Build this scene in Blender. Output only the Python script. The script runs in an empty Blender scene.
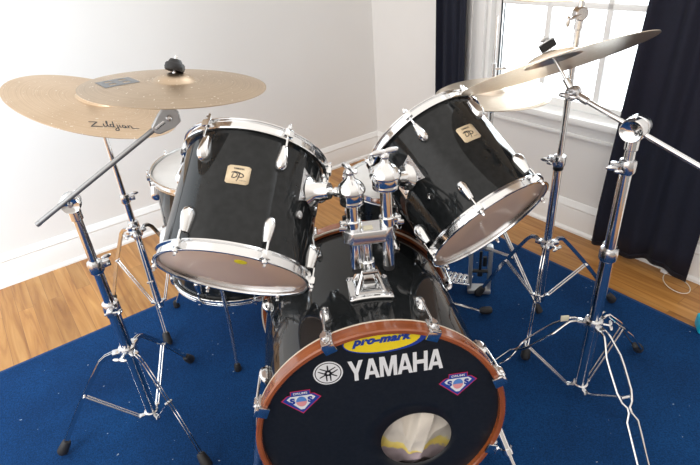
import bpy, bmesh, math, random
from mathutils import Vector, Matrix, Euler, Quaternion
from mathutils import noise
random.seed(7)
V = Vector
R = math.radians
SC = bpy.context.scene
COL = SC.collection

# ------------------------------------------------------------ camera
CAM_H = 1.2686
F_PX = 515.0
cam_d = bpy.data.cameras.new('camera')
cam_d.sensor_fit = 'HORIZONTAL'
cam_d.sensor_width = 36.0
cam_d.lens = F_PX / 700.0 * 36.0
cam_d.clip_start = 0.05
cam_d.clip_end = 60
cam = bpy.data.objects.new('camera', cam_d)
COL.objects.link(cam)
# rows: world axes expressed in (image right, image down, forward)
down = V((73.0, 880.0, F_PX)).normalized()
upc = -down
fwc = (V((0, 0, 1)) - upc * upc.z).normalized()
rtc = fwc.cross(upc)
rtc = -rtc if rtc.x < 0 else rtc
img2w = Matrix((rtc, fwc, upc))
cx = img2w @ V((1, 0, 0))
cy = img2w @ V((0, -1, 0))
cz = img2w @ V((0, 0, -1))
cam.matrix_world = Matrix(((cx.x, cy.x, cz.x, 0), (cx.y, cy.y, cz.y, 0), (cx.z, cy.z, cz.z, CAM_H), (0, 0, 0, 1)))
SC.camera = cam

# ------------------------------------------------------------ world, light, exposure
SC.view_settings.view_transform = 'Standard'
SC.view_settings.look = 'None'
SC.view_settings.gamma = 1.0
SC.view_settings.exposure = 0.88
SC.view_settings.use_curve_mapping = False

AZ = R(34.4)
N_ = V((math.cos(AZ), math.sin(AZ), 0))      # out through the window wall
M_ = V((-math.sin(AZ), math.cos(AZ), 0))     # out through the long left wall
DM, DN = 2.511, 1.999                        # wall planes


def RP(m, n, z=0.0):
    p = M_ * m + N_ * n
    return V((p.x, p.y, z))


world = bpy.data.worlds.new('daylight')
SC.world = world
world.use_nodes = True
nt = world.node_tree
nt.nodes.clear()


def wn(t, **k):
    n = nt.nodes.new(t)
    for a, b in k.items():
        setattr(n, a, b)
    return n


tc = wn('ShaderNodeTexCoord')


def dirmask(vec, lo, hi):
    d = wn('ShaderNodeVectorMath', operation='DOT_PRODUCT')
    d.inputs[1].default_value = vec
    nt.links.new(tc.outputs['Generated'], d.inputs[0])
    m = wn('ShaderNodeMapRange', interpolation_type='SMOOTHSTEP')
    m.inputs['From Min'].default_value = lo
    m.inputs['From Max'].default_value = hi
    nt.links.new(d.outputs['Value'], m.inputs['Value'])
    return m.outputs['Result']


def layer(prev, mask, col):
    mx = wn('ShaderNodeMix', data_type='RGBA')
    nt.links.new(mask, mx.inputs[0])
    if isinstance(prev, tuple):
        mx.inputs[6].default_value = (*prev, 1)
    else:
        nt.links.new(prev, mx.inputs[6])
    mx.inputs[7].default_value = (*col, 1)
    return mx.outputs[2]


c = (0.36, 0.32, 0.285)
c = layer(c, dirmask((0, 0, 1), 0.15, 0.75), (0.70, 0.65, 0.60))
c = layer(c, dirmask(tuple((-N_ * 0.95 + V((0, 0, .25))).normalized()), 0.62, 0.86), (1.20, 1.15, 1.10))
c = layer(c, dirmask((0, 0, -1), 0.05, 0.3), (0.20, 0.19, 0.18))
c = layer(c, dirmask(tuple(N_), 0.45, 0.75), (2.5, 2.6, 2.7))
bg = wn('ShaderNodeBackground')
bg.inputs['Strength'].default_value = 1.0
nt.links.new(c, bg.inputs['Color'])
wo = wn('ShaderNodeOutputWorld')
nt.links.new(bg.outputs[0], wo.inputs['Surface'])


def area(name, loc, target, sx, sy, power, col, spread=180):
    l = bpy.data.lights.new(name, 'AREA')
    l.shape = 'RECTANGLE'
    l.size, l.size_y = sx, sy
    l.energy = power
    l.color = col
    l.spread = R(spread)
    o = bpy.data.objects.new(name, l)
    COL.objects.link(o)
    o.location = loc
    o.rotation_euler = (V(target) - V(loc)).to_track_quat('-Z', 'Y').to_euler()
    return o


# daylight outside the window seen in the picture, and a second window off to the left
area('window_daylight', RP(DM - 1.55, DN + 0.45, 1.35), RP(DM - 1.75, 0, 0.35), 1.5, 1.5, 26, (0.93, 0.97, 1.0))
area('side_window_daylight', RP(0.75, -1.55, 1.6), RP(2.5, -1.35, 1.05), 1.1, 1.2, 27, (0.74, 0.88, 1.0), 130)

# ------------------------------------------------------------ materials
MATS = {}


def mat(name, col=(0.5, 0.5, 0.5), rough=0.5, metal=0.0, **kw):
    m = bpy.data.materials.new(name)
    m.use_nodes = True
    b = m.node_tree.nodes['Principled BSDF']
    b.inputs['Base Color'].default_value = (*col, 1)
    b.inputs['Roughness'].default_value = rough
    b.inputs['Metallic'].default_value = metal
    for k, v in kw.items():
        b.inputs[k.replace('_', ' ')].default_value = v
    MATS[name] = m
    return m


def nodes(m):
    t = m.node_tree
    return t, t.nodes['Principled BSDF']


def add_noise(m, c1, c2, scale, detail=3, stretch=(1, 1, 1), bump=0.0, coords='Object', lo=0.3, hi=0.7, bdist=0.002, rot=0.0):
    t, b = nodes(m)
    co = t.nodes.new('ShaderNodeTexCoord')
    mp = t.nodes.new('ShaderNodeMapping')
    mp.inputs['Scale'].default_value = stretch
    mp.inputs['Rotation'].default_value = (0, 0, rot)
    t.links.new(co.outputs[coords], mp.inputs['Vector'])
    n = t.nodes.new('ShaderNodeTexNoise')
    n.inputs['Scale'].default_value = scale
    n.inputs['Detail'].default_value = detail
    t.links.new(mp.outputs[0], n.inputs['Vector'])
    r = t.nodes.new('ShaderNodeValToRGB')
    r.color_ramp.elements[0].position = lo
    r.color_ramp.elements[1].position = hi
    r.color_ramp.elements[0].color = (*c1, 1)
    r.color_ramp.elements[1].color = (*c2, 1)
    t.links.new(n.outputs['Fac'], r.inputs[0])
    t.links.new(r.outputs[0], b.inputs['Base Color'])
    if bump:
        bp = t.nodes.new('ShaderNodeBump')
        bp.inputs['Strength'].default_value = bump
        bp.inputs['Distance'].default_value = bdist
        t.links.new(n.outputs['Fac'], bp.inputs['Height'])
        t.links.new(bp.outputs[0], b.inputs['Normal'])
    return n, r


mat('chrome', (0.80, 0.81, 0.82), 0.12, 1.0)
mat('chrome_soft', (0.74, 0.75, 0.77), 0.22, 1.0)
mat('dark_chrome', (0.50, 0.50, 0.52), 0.16, 1.0)
mat('cast_metal', (0.55, 0.56, 0.57), 0.45, 0.85)
mat('knurled', (0.36, 0.36, 0.36), 0.5, 0.9)
mat('black_rubber', (0.02, 0.02, 0.022), 0.55)
mat('black_felt', (0.012, 0.012, 0.013), 0.9)
mat('black_paint', (0.012, 0.013, 0.015), 0.3)
m = mat('lacquer', (0.010, 0.012, 0.013), 0.06, IOR=1.38)
m.node_tree.nodes['Principled BSDF'].inputs['Coat Weight'].default_value = 0.0
m.node_tree.nodes['Principled BSDF'].inputs['Coat Roughness'].default_value = 0.04
add_noise(m, (0.009, 0.011, 0.012), (0.017, 0.019, 0.021), 60, 2)
m = mat('shell_wood', (0.35, 0.2, 0.12), 0.45)
add_noise(m, (0.72, 0.53, 0.42), (0.84, 0.66, 0.53), 8, 4, (1, 1, 8))
m = mat('hoop_wood', (0.30, 0.09, 0.03), 0.22)
add_noise(m, (0.20, 0.045, 0.012), (0.36, 0.100, 0.026), 9, 5, (1, 1, 9), lo=.25, hi=.75)
m.node_tree.nodes['Principled BSDF'].inputs['Coat Weight'].default_value = 0.7
mat('hoop_glint', (0.70, 0.62, 0.52), 0.35)  # pale colour painted in for light reflecting off the hoop bevel
m = mat('black_head', (0.006, 0.008, 0.011), 0.42)
add_noise(m, (0.005, 0.007, 0.010), (0.011, 0.013, 0.017), 120, 2, bump=0.06)
m = mat('coated_head', (0.80, 0.80, 0.79), 0.5)
add_noise(m, (0.74, 0.74, 0.73), (0.83, 0.83, 0.82), 14, 3)
t, b = nodes(m)
tl = t.nodes.new('ShaderNodeBsdfTranslucent'); tl.inputs[0].default_value = (0.85, 0.80, 0.74, 1)
mx = t.nodes.new('ShaderNodeMixShader'); mx.inputs[0].default_value = 0.12
outn = [n for n in t.nodes if n.type == 'OUTPUT_MATERIAL'][0]
t.links.new(b.outputs[0], mx.inputs[1]); t.links.new(tl.outputs[0], mx.inputs[2]); t.links.new(mx.outputs[0], outn.inputs[0])
mat('white_print', (0.78, 0.80, 0.82), 0.35)
mat('black_print', (0.012, 0.012, 0.014), 0.4)
mat('yellow_print', (0.86, 0.66, 0.02), 0.35)
mat('blue_print', (0.02, 0.055, 0.33), 0.35)
mat('red_print', (0.55, 0.03, 0.09), 0.35)
mat('sky_print', (0.10, 0.25, 0.62), 0.35)
mat('pink_print', (0.75, 0.32, 0.34), 0.35)
mat('yellow_dot', (0.90, 0.80, 0.01), 0.5)
mat('badge_gold', (0.76, 0.62, 0.42), 0.45)
mat('ink', (0.03, 0.028, 0.03), 0.5)
mat('faded_ink', (0.17, 0.18, 0.19), 0.5)
mat('masking_tape', (0.72, 0.68, 0.52), 0.6)
mat('white_cord', (0.72, 0.68, 0.60), 0.5)
mat('turquoise_plastic', (0.01, 0.50, 0.74), 0.4)
mat('felt_brown', (0.35, 0.25, 0.15), 0.9)

# clear drum head: thin film, partly see-through
m = bpy.data.materials.new('clear_head')
m.use_nodes = True
t = m.node_tree
t.nodes.clear()
tr = t.nodes.new('ShaderNodeBsdfTransparent'); tr.inputs[0].default_value = (0.97, 0.95, 0.93, 1)
dfa = t.nodes.new('ShaderNodeBsdfDiffuse'); dfa.inputs[0].default_value = (0.80, 0.64, 0.56, 1)
dfb = t.nodes.new('ShaderNodeBsdfTranslucent'); dfb.inputs[0].default_value = (0.98, 0.84, 0.74, 1)
df = t.nodes.new('ShaderNodeMixShader'); df.inputs[0].default_value = 0.60
t.links.new(dfa.outputs[0], df.inputs[1]); t.links.new(dfb.outputs[0], df.inputs[2])
gl = t.nodes.new('ShaderNodeBsdfGlossy'); gl.inputs['Roughness'].default_value = 0.08
m1 = t.nodes.new('ShaderNodeMixShader'); m1.inputs[0].default_value = 0.74
m2 = t.nodes.new('ShaderNodeMixShader')
fr = t.nodes.new('ShaderNodeFresnel'); fr.inputs[0].default_value = 1.3
t.links.new(tr.outputs[0], m1.inputs[1]); t.links.new(df.outputs[0], m1.inputs[2])
t.links.new(fr.outputs[0], m2.inputs[0]); t.links.new(m1.outputs[0], m2.inputs[1]); t.links.new(gl.outputs[0], m2.inputs[2])
o_ = t.nodes.new('ShaderNodeOutputMaterial'); t.links.new(m2.outputs[0], o_.inputs[0])
MATS['clear_head'] = m

m = MATS['clear_head'].copy(); m.name = 'clear_batter'
for n_ in m.node_tree.nodes:
    if n_.type == 'MIX_SHADER' and abs(n_.inputs[0].default_value - 0.74) < .001:
        n_.inputs[0].default_value = 0.15
MATS['clear_batter'] = m

# window glass
m = bpy.data.materials.new('window_glass')
m.use_nodes = True
t = m.node_tree
t.nodes.clear()
tr = t.nodes.new('ShaderNodeBsdfTransparent'); tr.inputs[0].default_value = (0.96, 0.98, 0.98, 1)
gl = t.nodes.new('ShaderNodeBsdfGlossy'); gl.inputs['Roughness'].default_value = 0.02
m2 = t.nodes.new('ShaderNodeMixShader')
fr = t.nodes.new('ShaderNodeFresnel'); fr.inputs[0].default_value = 1.45
t.links.new(fr.outputs[0], m2.inputs[0]); t.links.new(tr.outputs[0], m2.inputs[1]); t.links.new(gl.outputs[0], m2.inputs[2])
o_ = t.nodes.new('ShaderNodeOutputMaterial'); t.links.new(m2.outputs[0], o_.inputs[0])
MATS['window_glass'] = m


def cymbal_mat(name, c1, c2, rough, streak=1.0):
    """Bronze with lathe grooves round the object's own axis."""
    m = mat(name, c1, rough, 1.0)
    t, b = nodes(m)
    co = t.nodes.new('ShaderNodeTexCoord')
    sep = t.nodes.new('ShaderNodeSeparateXYZ')
    t.links.new(co.outputs['Object'], sep.inputs[0])
    cmb = t.nodes.new('ShaderNodeCombineXYZ')
    t.links.new(sep.outputs[0], cmb.inputs[0]); t.links.new(sep.outputs[1], cmb.inputs[1])
    ln = t.nodes.new('ShaderNodeVectorMath'); ln.operation = 'LENGTH'
    t.links.new(cmb.outputs[0], ln.inputs[0])
    mul = t.nodes.new('ShaderNodeMath'); mul.operation = 'MULTIPLY'; mul.inputs[1].default_value = 260
    t.links.new(ln.outputs['Value'], mul.inputs[0])
    n1 = t.nodes.new('ShaderNodeTexNoise'); n1.noise_dimensions = '1D'; n1.inputs['Scale'].default_value = 1.0
    n1.inputs['Detail'].default_value = 3
    t.links.new(mul.outputs[0], n1.inputs['W'])
    n2 = t.nodes.new('ShaderNodeTexNoise'); n2.inputs['Scale'].default_value = 7; n2.inputs['Detail'].default_value = 4
    t.links.new(co.outputs['Object'], n2.inputs['Vector'])
    mixv = t.nodes.new('ShaderNodeMath'); mixv.operation = 'ADD'
    t.links.new(n1.outputs['Fac'], mixv.inputs[0]); t.links.new(n2.outputs['Fac'], mixv.inputs[1])
    half = t.nodes.new('ShaderNodeMath'); half.operation = 'MULTIPLY'; half.inputs[1].default_value = 0.5
    t.links.new(mixv.outputs[0], half.inputs[0])
    r = t.nodes.new('ShaderNodeValToRGB')
    r.color_ramp.elements[0].position = 0.36; r.color_ramp.elements[0].color = (*c1, 1)
    r.color_ramp.elements[1].position = 0.64; r.color_ramp.elements[1].color = (*c2, 1)
    t.links.new(half.outputs[0], r.inputs[0])
    # pale flecks of wear
    n3 = t.nodes.new('ShaderNodeTexNoise'); n3.inputs['Scale'].default_value = 140; n3.inputs['Detail'].default_value = 1
    t.links.new(co.outputs['Object'], n3.inputs['Vector'])
    fl = t.nodes.new('ShaderNodeMapRange'); fl.inputs['From Min'].default_value = 0.71; fl.inputs['From Max'].default_value = 0.76
    t.links.new(n3.outputs['Fac'], fl.inputs['Value'])
    mx = t.nodes.new('ShaderNodeMix'); mx.data_type = 'RGBA'
    t.links.new(fl.outputs[0], mx.inputs[0]); t.links.new(r.outputs[0], mx.inputs[6])
    mx.inputs[7].default_value = (0.95, 0.92, 0.85, 1)
    t.links.new(mx.outputs[2], b.inputs['Base Color'])
    bp = t.nodes.new('ShaderNodeBump'); bp.inputs['Strength'].default_value = 0.18 * streak; bp.inputs['Distance'].default_value = 0.0006
    t.links.new(n1.outputs['Fac'], bp.inputs['Height'])
    t.links.new(bp.outputs[0], b.inputs['Normal'])
    return m


cymbal_mat('bronze_worn', (0.46, 0.355, 0.25), (0.58, 0.46, 0.335), 0.38)
cymbal_mat('bronze_bright', (0.62, 0.46, 0.31), (0.74, 0.58, 0.42), 0.42)
cymbal_mat('bronze_brilliant', (0.78, 0.66, 0.52), (0.88, 0.78, 0.66), 0.34)

# walls, floor, rug, curtain
m = mat('wall_paint', (0.80, 0.79, 0.775), 0.55)
add_noise(m, (0.79, 0.78, 0.765), (0.815, 0.805, 0.79), 2.5, 2, bump=0.02)
mat('trim_paint', (0.86, 0.86, 0.85), 0.35)

m = mat('floor_oak', (0.6, 0.3, 0.1), 0.28)
t, b = nodes(m)
co = t.nodes.new('ShaderNodeTexCoord')
mp = t.nodes.new('ShaderNodeMapping')
mp.inputs['Rotation'].default_value = (0, 0, -AZ - R(90))
t.links.new(co.outputs['Object'], mp.inputs['Vector'])
br = t.nodes.new('ShaderNodeTexBrick')
br.inputs['Color1'].default_value = (0.1, 0.1, 0.1, 1); br.inputs['Color2'].default_value = (0.9, 0.9, 0.9, 1)
br.inputs['Mortar'].default_value = (0.5, 0.5, 0.5, 1)
br.inputs['Scale'].default_value = 1.0
br.inputs['Mortar Size'].default_value = 0.0007
br.inputs['Brick Width'].default_value = 0.85
br.inputs['Row Height'].default_value = 0.058
br.offset = 0.37
t.links.new(mp.outputs[0], br.inputs['Vector'])
st = t.nodes.new('ShaderNodeMapping'); st.inputs['Scale'].default_value = (1.4, 17, 1)
t.links.new(mp.outputs[0], st.inputs['Vector'])
addv = t.nodes.new('ShaderNodeVectorMath'); addv.operation = 'ADD'
sc_ = t.nodes.new('ShaderNodeVectorMath'); sc_.operation = 'SCALE'; sc_.inputs['Scale'].default_value = 13
t.links.new(br.outputs['Color'], sc_.inputs[0])
t.links.new(st.outputs[0], addv.inputs[0]); t.links.new(sc_.outputs[0], addv.inputs[1])
gr = t.nodes.new('ShaderNodeTexNoise'); gr.inputs['Scale'].default_value = 1.6; gr.inputs['Detail'].default_value = 5; gr.inputs['Distortion'].default_value = 1.1
t.links.new(addv.outputs[0], gr.inputs['Vector'])
rp = t.nodes.new('ShaderNodeValToRGB')
rp.color_ramp.elements[0].position = 0.30; rp.color_ramp.elements[0].color = (0.29, 0.115, 0.026, 1)
rp.color_ramp.elements[1].position = 0.68; rp.color_ramp.elements[1].color = (0.54, 0.285, 0.090, 1)
e = rp.color_ramp.elements.new(0.48); e.color = (0.43, 0.200, 0.052, 1)
t.links.new(gr.outputs['Fac'], rp.inputs[0])
tone = t.nodes.new('ShaderNodeMapRange'); tone.inputs['To Min'].default_value = 0.82; tone.inputs['To Max'].default_value = 1.12
t.links.new(br.outputs['Color'], tone.inputs['Value'])
ml = t.nodes.new('ShaderNodeVectorMath'); ml.operation = 'SCALE'
t.links.new(rp.outputs[0], ml.inputs[0]); t.links.new(tone.outputs[0], ml.inputs['Scale'])
seam = t.nodes.new('ShaderNodeMix'); seam.data_type = 'RGBA'
t.links.new(br.outputs['Fac'], seam.inputs[0]); t.links.new(ml.outputs[0], seam.inputs[6]); seam.inputs[7].default_value = (0.22, 0.10, 0.035, 1)
t.links.new(seam.outputs[2], b.inputs['Base Color'])
bp = t.nodes.new('ShaderNodeBump'); bp.inputs['Strength'].default_value = 0.08; bp.inputs['Distance'].default_value = 0.001
t.links.new(gr.outputs['Fac'], bp.inputs['Height']); t.links.new(bp.outputs[0], b.inputs['Normal'])

m = mat('rug_blue', (0.005, 0.035, 0.16), 0.95)
t, b = nodes(m)
b.inputs['Specular IOR Level'].default_value = 0.15
n1, r1 = add_noise(m, (0.0035, 0.028, 0.100), (0.006, 0.054, 0.180), 3.2, 6, lo=.25, hi=.78)
n2 = t.nodes.new('ShaderNodeTexNoise'); n2.inputs['Scale'].default_value = 260; n2.inputs['Detail'].default_value = 3
co = t.nodes.new('ShaderNodeTexCoord'); t.links.new(co.outputs['Object'], n2.inputs['Vector'])
mx = t.nodes.new('ShaderNodeMix'); mx.data_type = 'RGBA'; mx.blend_type = 'MULTIPLY'; mx.inputs[0].default_value = 0.9
rr_ = t.nodes.new('ShaderNodeMapRange'); rr_.inputs['From Min'].default_value = .3; rr_.inputs['From Max'].default_value = .7; rr_.inputs['To Min'].default_value = 0.55; rr_.inputs['To Max'].default_value = 1.4
t.links.new(n2.outputs['Fac'], rr_.inputs['Value'])
t.links.new(r1.outputs[0], mx.inputs[6]); t.links.new(rr_.outputs[0], mx.inputs[7])
# pale specks of lint
n3 = t.nodes.new('ShaderNodeTexNoise'); n3.inputs['Scale'].default_value = 110; n3.inputs['Detail'].default_value = 0
t.links.new(co.outputs['Object'], n3.inputs['Vector'])
fl = t.nodes.new('ShaderNodeMapRange'); fl.inputs['From Min'].default_value = 0.89; fl.inputs['From Max'].default_value = 0.905
t.links.new(n3.outputs['Fac'], fl.inputs['Value'])
mx2 = t.nodes.new('ShaderNodeMix'); mx2.data_type = 'RGBA'
t.links.new(fl.outputs[0], mx2.inputs[0]); t.links.new(mx.outputs[2], mx2.inputs[6]); mx2.inputs[7].default_value = (0.35, 0.42, 0.5, 1)
t.links.new(mx2.outputs[2], b.inputs['Base Color'])
bp = t.nodes.new('ShaderNodeBump'); bp.inputs['Strength'].default_value = 0.9; bp.inputs['Distance'].default_value = 0.003
t.links.new(n2.outputs['Fac'], bp.inputs['Height']); t.links.new(bp.outputs[0], b.inputs['Normal'])
mat('rug_binding', (0.012, 0.05, 0.15), 0.9)

m = mat('curtain_cloth', (0.006, 0.009, 0.022), 0.75)
add_noise(m, (0.0030, 0.006, 0.019), (0.0055, 0.009, 0.027), 90, 2, bump=0.15, bdist=.0008)
t, b = nodes(m)
b.inputs['Sheen Weight'].default_value = 0.03
b.inputs['Sheen Roughness'].default_value = 0.4
tl = t.nodes.new('ShaderNodeBsdfTranslucent'); tl.inputs[0].default_value = (0.13, 0.055, 0.055, 1)
mx = t.nodes.new('ShaderNodeMixShader'); mx.inputs[0].default_value = 0.2
outn = [n for n in t.nodes if n.type == 'OUTPUT_MATERIAL'][0]
t.links.new(b.outputs[0], mx.inputs[1]); t.links.new(tl.outputs[0], mx.inputs[2]); t.links.new(mx.outputs[0], outn.inputs[0])

m = mat('blanket_cloth', (0.6, 0.55, 0.45), 0.9)
t, b = nodes(m)
co = t.nodes.new('ShaderNodeTexCoord')
sep = t.nodes.new('ShaderNodeSeparateXYZ'); t.links.new(co.outputs['Object'], sep.inputs[0])
nz = t.nodes.new('ShaderNodeTexNoise'); nz.inputs['Scale'].default_value = 22; nz.inputs['Detail'].default_value = 3
t.links.new(co.outputs['Object'], nz.inputs['Vector'])
ad = t.nodes.new('ShaderNodeMath'); ad.operation = 'MULTIPLY_ADD'; ad.inputs[1].default_value = -0.07
t.links.new(nz.outputs['Fac'], ad.inputs[0]); t.links.new(sep.outputs[1], ad.inputs[2])
ad2 = t.nodes.new('ShaderNodeMath'); ad2.operation = 'MULTIPLY_ADD'; ad2.inputs[1].default_value = 0.22
t.links.new(sep.outputs[0], ad2.inputs[0]); t.links.new(ad.outputs[0], ad2.inputs[2])
rp = t.nodes.new('ShaderNodeValToRGB'); rp.color_ramp.interpolation = 'EASE'
cr = rp.color_ramp
mr = t.nodes.new('ShaderNodeMapRange'); mr.inputs['From Min'].default_value = -0.165; mr.inputs['From Max'].default_value = 0.09
t.links.new(ad2.outputs[0], mr.inputs['Value']); t.links.new(mr.outputs[0], rp.inputs[0])
cr.elements[0].position = 0.10; cr.elements[0].color = (0.50, 0.42, 0.46, 1)
cr.elements[1].position = 0.37; cr.elements[1].color = (0.68, 0.63, 0.55, 1)
e = cr.elements.new(0.24); e.color = (0.42, 0.34, 0.38, 1)
e = cr.elements.new(0.27); e.color = (0.80, 0.62, 0.14, 1)
e = cr.elements.new(0.34); e.color = (0.80, 0.66, 0.20, 1)
t.links.new(rp.outputs[0], b.inputs['Base Color'])
n4 = t.nodes.new('ShaderNodeTexNoise'); n4.inputs['Scale'].default_value = 350
t.links.new(co.outputs['Object'], n4.inputs['Vector'])
bp = t.nodes.new('ShaderNodeBump'); bp.inputs['Strength'].default_value = 0.5; bp.inputs['Distance'].default_value = 0.002
t.links.new(n4.outputs['Fac'], bp.inputs['Height']); t.links.new(bp.outputs[0], b.inputs['Normal'])


# ------------------------------------------------------------ mesh helpers
def perp(a):
    a = V(a).normalized()
    b_ = a.cross(V((0, 0, 1)))
    if b_.length < 1e-3:
        b_ = a.cross(V((1, 0, 0)))
    b_.normalize()
    return b_, a.cross(b_).normalized()


class MB:
    def __init__(s):
        s.v = []; s.f = []; s.sm = []

    def add(s, vs, fs, smooth=True, M=None):
        k = len(s.v)
        for p in vs:
            s.v.append((M @ V(p)) if M else V(p))
        for f in fs:
            s.f.append([i + k for i in f]); s.sm.append(smooth)
        return s

    def lathe(s, prof, origin=(0, 0, 0), axis=(0, 0, 1), seg=32, closed=False, smooth=True):
        """prof: list of (r, h) along axis from origin."""
        o = V(origin); a = V(axis).normalized(); b_, c_ = perp(a)
        vs = []; fs = []
        n = len(prof)
        for r, h in prof:
            for i in range(seg):
                t_ = 2 * math.pi * i / seg
                vs.append(o + a * h + (b_ * math.cos(t_) + c_ * math.sin(t_)) * max(r, 1e-5))
        rng = range(n) if closed else range(n - 1)
        for j in rng:
            k = (j + 1) % n
            for i in range(seg):
                i2 = (i + 1) % seg
                fs.append([j * seg + i, j * seg + i2, k * seg + i2, k * seg + i])
        return s.add(vs, fs, smooth)

    def cyl(s, a, b_, r, r2=None, seg=16, bev=None):
        a = V(a); b_ = V(b_); L = (b_ - a).length
        r2 = r if r2 is None else r2
        e_ = min(r, r2, L / 2) * 0.15 if bev is None else bev
        return s.lathe([(0, 0), (r - e_, 0), (r, e_), (r2, L - e_), (r2 - e_, L), (0, L)], a, b_ - a, seg)

    def tube(s, pts, r, seg=10, cap=True):
        pts = [V(p) for p in pts]
        rad = r if isinstance(r, (list, tuple)) else [r] * len(pts)
        vs = []; fs = []
        prev = None
        for i, p in enumerate(pts):
            if i == 0: d = pts[1] - p
            elif i == len(pts) - 1: d = p - pts[i - 1]
            else: d = (pts[i + 1] - p).normalized() + (p - pts[i - 1]).normalized()
            d.normalize()
            if prev is None:
                b_, c_ = perp(d)
            else:
                b_ = prev - d * prev.dot(d); b_.normalize(); c_ = d.cross(b_)
            prev = b_
            for j in range(seg):
                t_ = 2 * math.pi * j / seg
                vs.append(p + (b_ * math.cos(t_) + c_ * math.sin(t_)) * rad[i])
        for i in range(len(pts) - 1):
            for j in range(seg):
                k = (j + 1) % seg
                fs.append([i * seg + j, i * seg + k, (i + 1) * seg + k, (i + 1) * seg + j])
        if cap:
            fs.append(list(range(seg))[::-1]); fs.append([(len(pts) - 1) * seg + j for j in range(seg)])
        return s.add(vs, fs)

    def box(s, c_, size, rot=None, bev=0.0, taper=1.0):
        """bevelled box centred at c_, rot = 3x3 matrix; taper scales the +z end."""
        bm = bmesh.new()
        bmesh.ops.create_cube(bm, size=1.0)
        for v_ in bm.verts:
            k = taper if v_.co.z > 0 else 1.0
            v_.co = V((v_.co.x * size[0] * k, v_.co.y * size[1] * k, v_.co.z * size[2]))
        if bev:
            bmesh.ops.bevel(bm, geom=bm.edges[:] + bm.verts[:], offset=bev, segments=2, profile=0.6, affect='EDGES')
        Mx = Matrix.Translation(V(c_)) @ (rot.to_4x4() if rot else Matrix.Identity(4))
        bm.verts.index_update()
        vs = [v_.co.copy() for v_ in bm.verts]
        fs = [[v_.index for v_ in f.verts] for f in bm.faces]
        bm.free()
        return s.add(vs, fs, False, Mx)

    def ell(s, c_, rad, rot=None, seg=16, rings=10):
        vs = []; fs = []
        for j in range(rings + 1):
            ph = math.pi * j / rings
            for i in range(seg):
                t_ = 2 * math.pi * i / seg
                vs.append(V((rad[0] * math.sin(ph) * math.cos(t_), rad[1] * math.sin(ph) * math.sin(t_), rad[2] * math.cos(ph))))
        for j in range(rings):
            for i in range(seg):
                k = (i + 1) % seg
                fs.append([j * seg + i, (j + 1) * seg + i, (j + 1) * seg + k, j * seg + k])
        Mx = Matrix.Translation(V(c_)) @ (rot.to_4x4() if rot else Matrix.Identity(4))
        return s.add(vs, fs, True, Mx)

    def prism(s, pts, z0, z1, M=None):
        n = len(pts)
        vs = [V((x, y, z0)) for x, y in pts] + [V((x, y, z1)) for x, y in pts]
        fs = [list(range(n))[::-1], list(range(n, 2 * n))]
        for i in range(n):
            k = (i + 1) % n
            fs.append([i, k, n + k, n + i])
        return s.add(vs, fs, False, M)

    def build(s, name, mt, parent=None, M=None, doubles=True):
        """M: vertices' frame -> parent's frame"""
        me = bpy.data.meshes.new(name)
        vs = [(M @ p) if M else p for p in s.v]
        me.from_pydata([tuple(p) for p in vs], [], s.f)
        me.polygons.foreach_set('use_smooth', s.sm)
        bm = bmesh.new(); bm.from_mesh(me)
        if doubles:
            bmesh.ops.remove_doubles(bm, verts=bm.verts, dist=1e-5)
        bmesh.ops.recalc_face_normals(bm, faces=bm.faces)
        bm.to_mesh(me); bm.free()
        for k_ in (mt if isinstance(mt, (list, tuple)) else [mt]):
            me.materials.append(MATS[k_])
        try:
            me.set_sharp_from_angle(angle=R(42))
        except Exception:
            pass
        o = bpy.data.objects.new(name, me)
        COL.objects.link(o)
        if parent:
            o.parent = parent
        return o


def tag(o, label, cat, group=None):
    o['label'] = label; o['category'] = cat
    if group: o['group'] = group
    return o


def root(name, label, cat, loc=(0, 0, 0), rot=None, group=None):
    o = bpy.data.objects.new(name, None)
    o.empty_display_size = 0.1
    COL.objects.link(o)
    Mx = Matrix.Translation(V(loc)) @ (rot.to_4x4() if rot else Matrix.Identity(4))
    o.matrix_world = Mx
    tag(o, label, cat, group)
    return o


def struct(o):
    o['kind'] = 'structure'
    return o


def frame(n, upref=(0, 0, 1)):
    """columns x=r, y=u, z=n"""
    n = V(n).normalized(); r = V(upref).cross(n).normalized(); u = n.cross(r)
    return Matrix(((r.x, u.x, n.x), (r.y, u.y, n.y), (r.z, u.z, n.z)))


def text_mesh(body, w, h, shear=0.0, bold=0.0, ext=0.0004, space=1.0):
    """lettering fitted to a w x h box centred at the origin; returns MB"""
    cu = bpy.data.curves.new('txt', 'FONT')
    cu.body = body; cu.shear = shear; cu.offset = bold; cu.size = 1.0; cu.space_character = space; cu.resolution_u = 4
    ob = bpy.data.objects.new('txt', cu); COL.objects.link(ob)
    dg = bpy.context.evaluated_depsgraph_get()
    me = bpy.data.meshes.new_from_object(ob.evaluated_get(dg))
    bpy.data.objects.remove(ob); bpy.data.curves.remove(cu)
    xs = [v_.co.x for v_ in me.vertices]; ys = [v_.co.y for v_ in me.vertices]
    sx = w / (max(xs) - min(xs)); sy = h / (max(ys) - min(ys))
    mx_, my_ = (max(xs) + min(xs)) / 2, (max(ys) + min(ys)) / 2
    mb = MB()
    mb.add([V(((v_.co.x - mx_) * sx, (v_.co.y - my_) * sy, ext)) for v_ in me.vertices], [list(p.vertices) for p in me.polygons], False)
    bpy.data.meshes.remove(me)
    return mb


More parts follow.
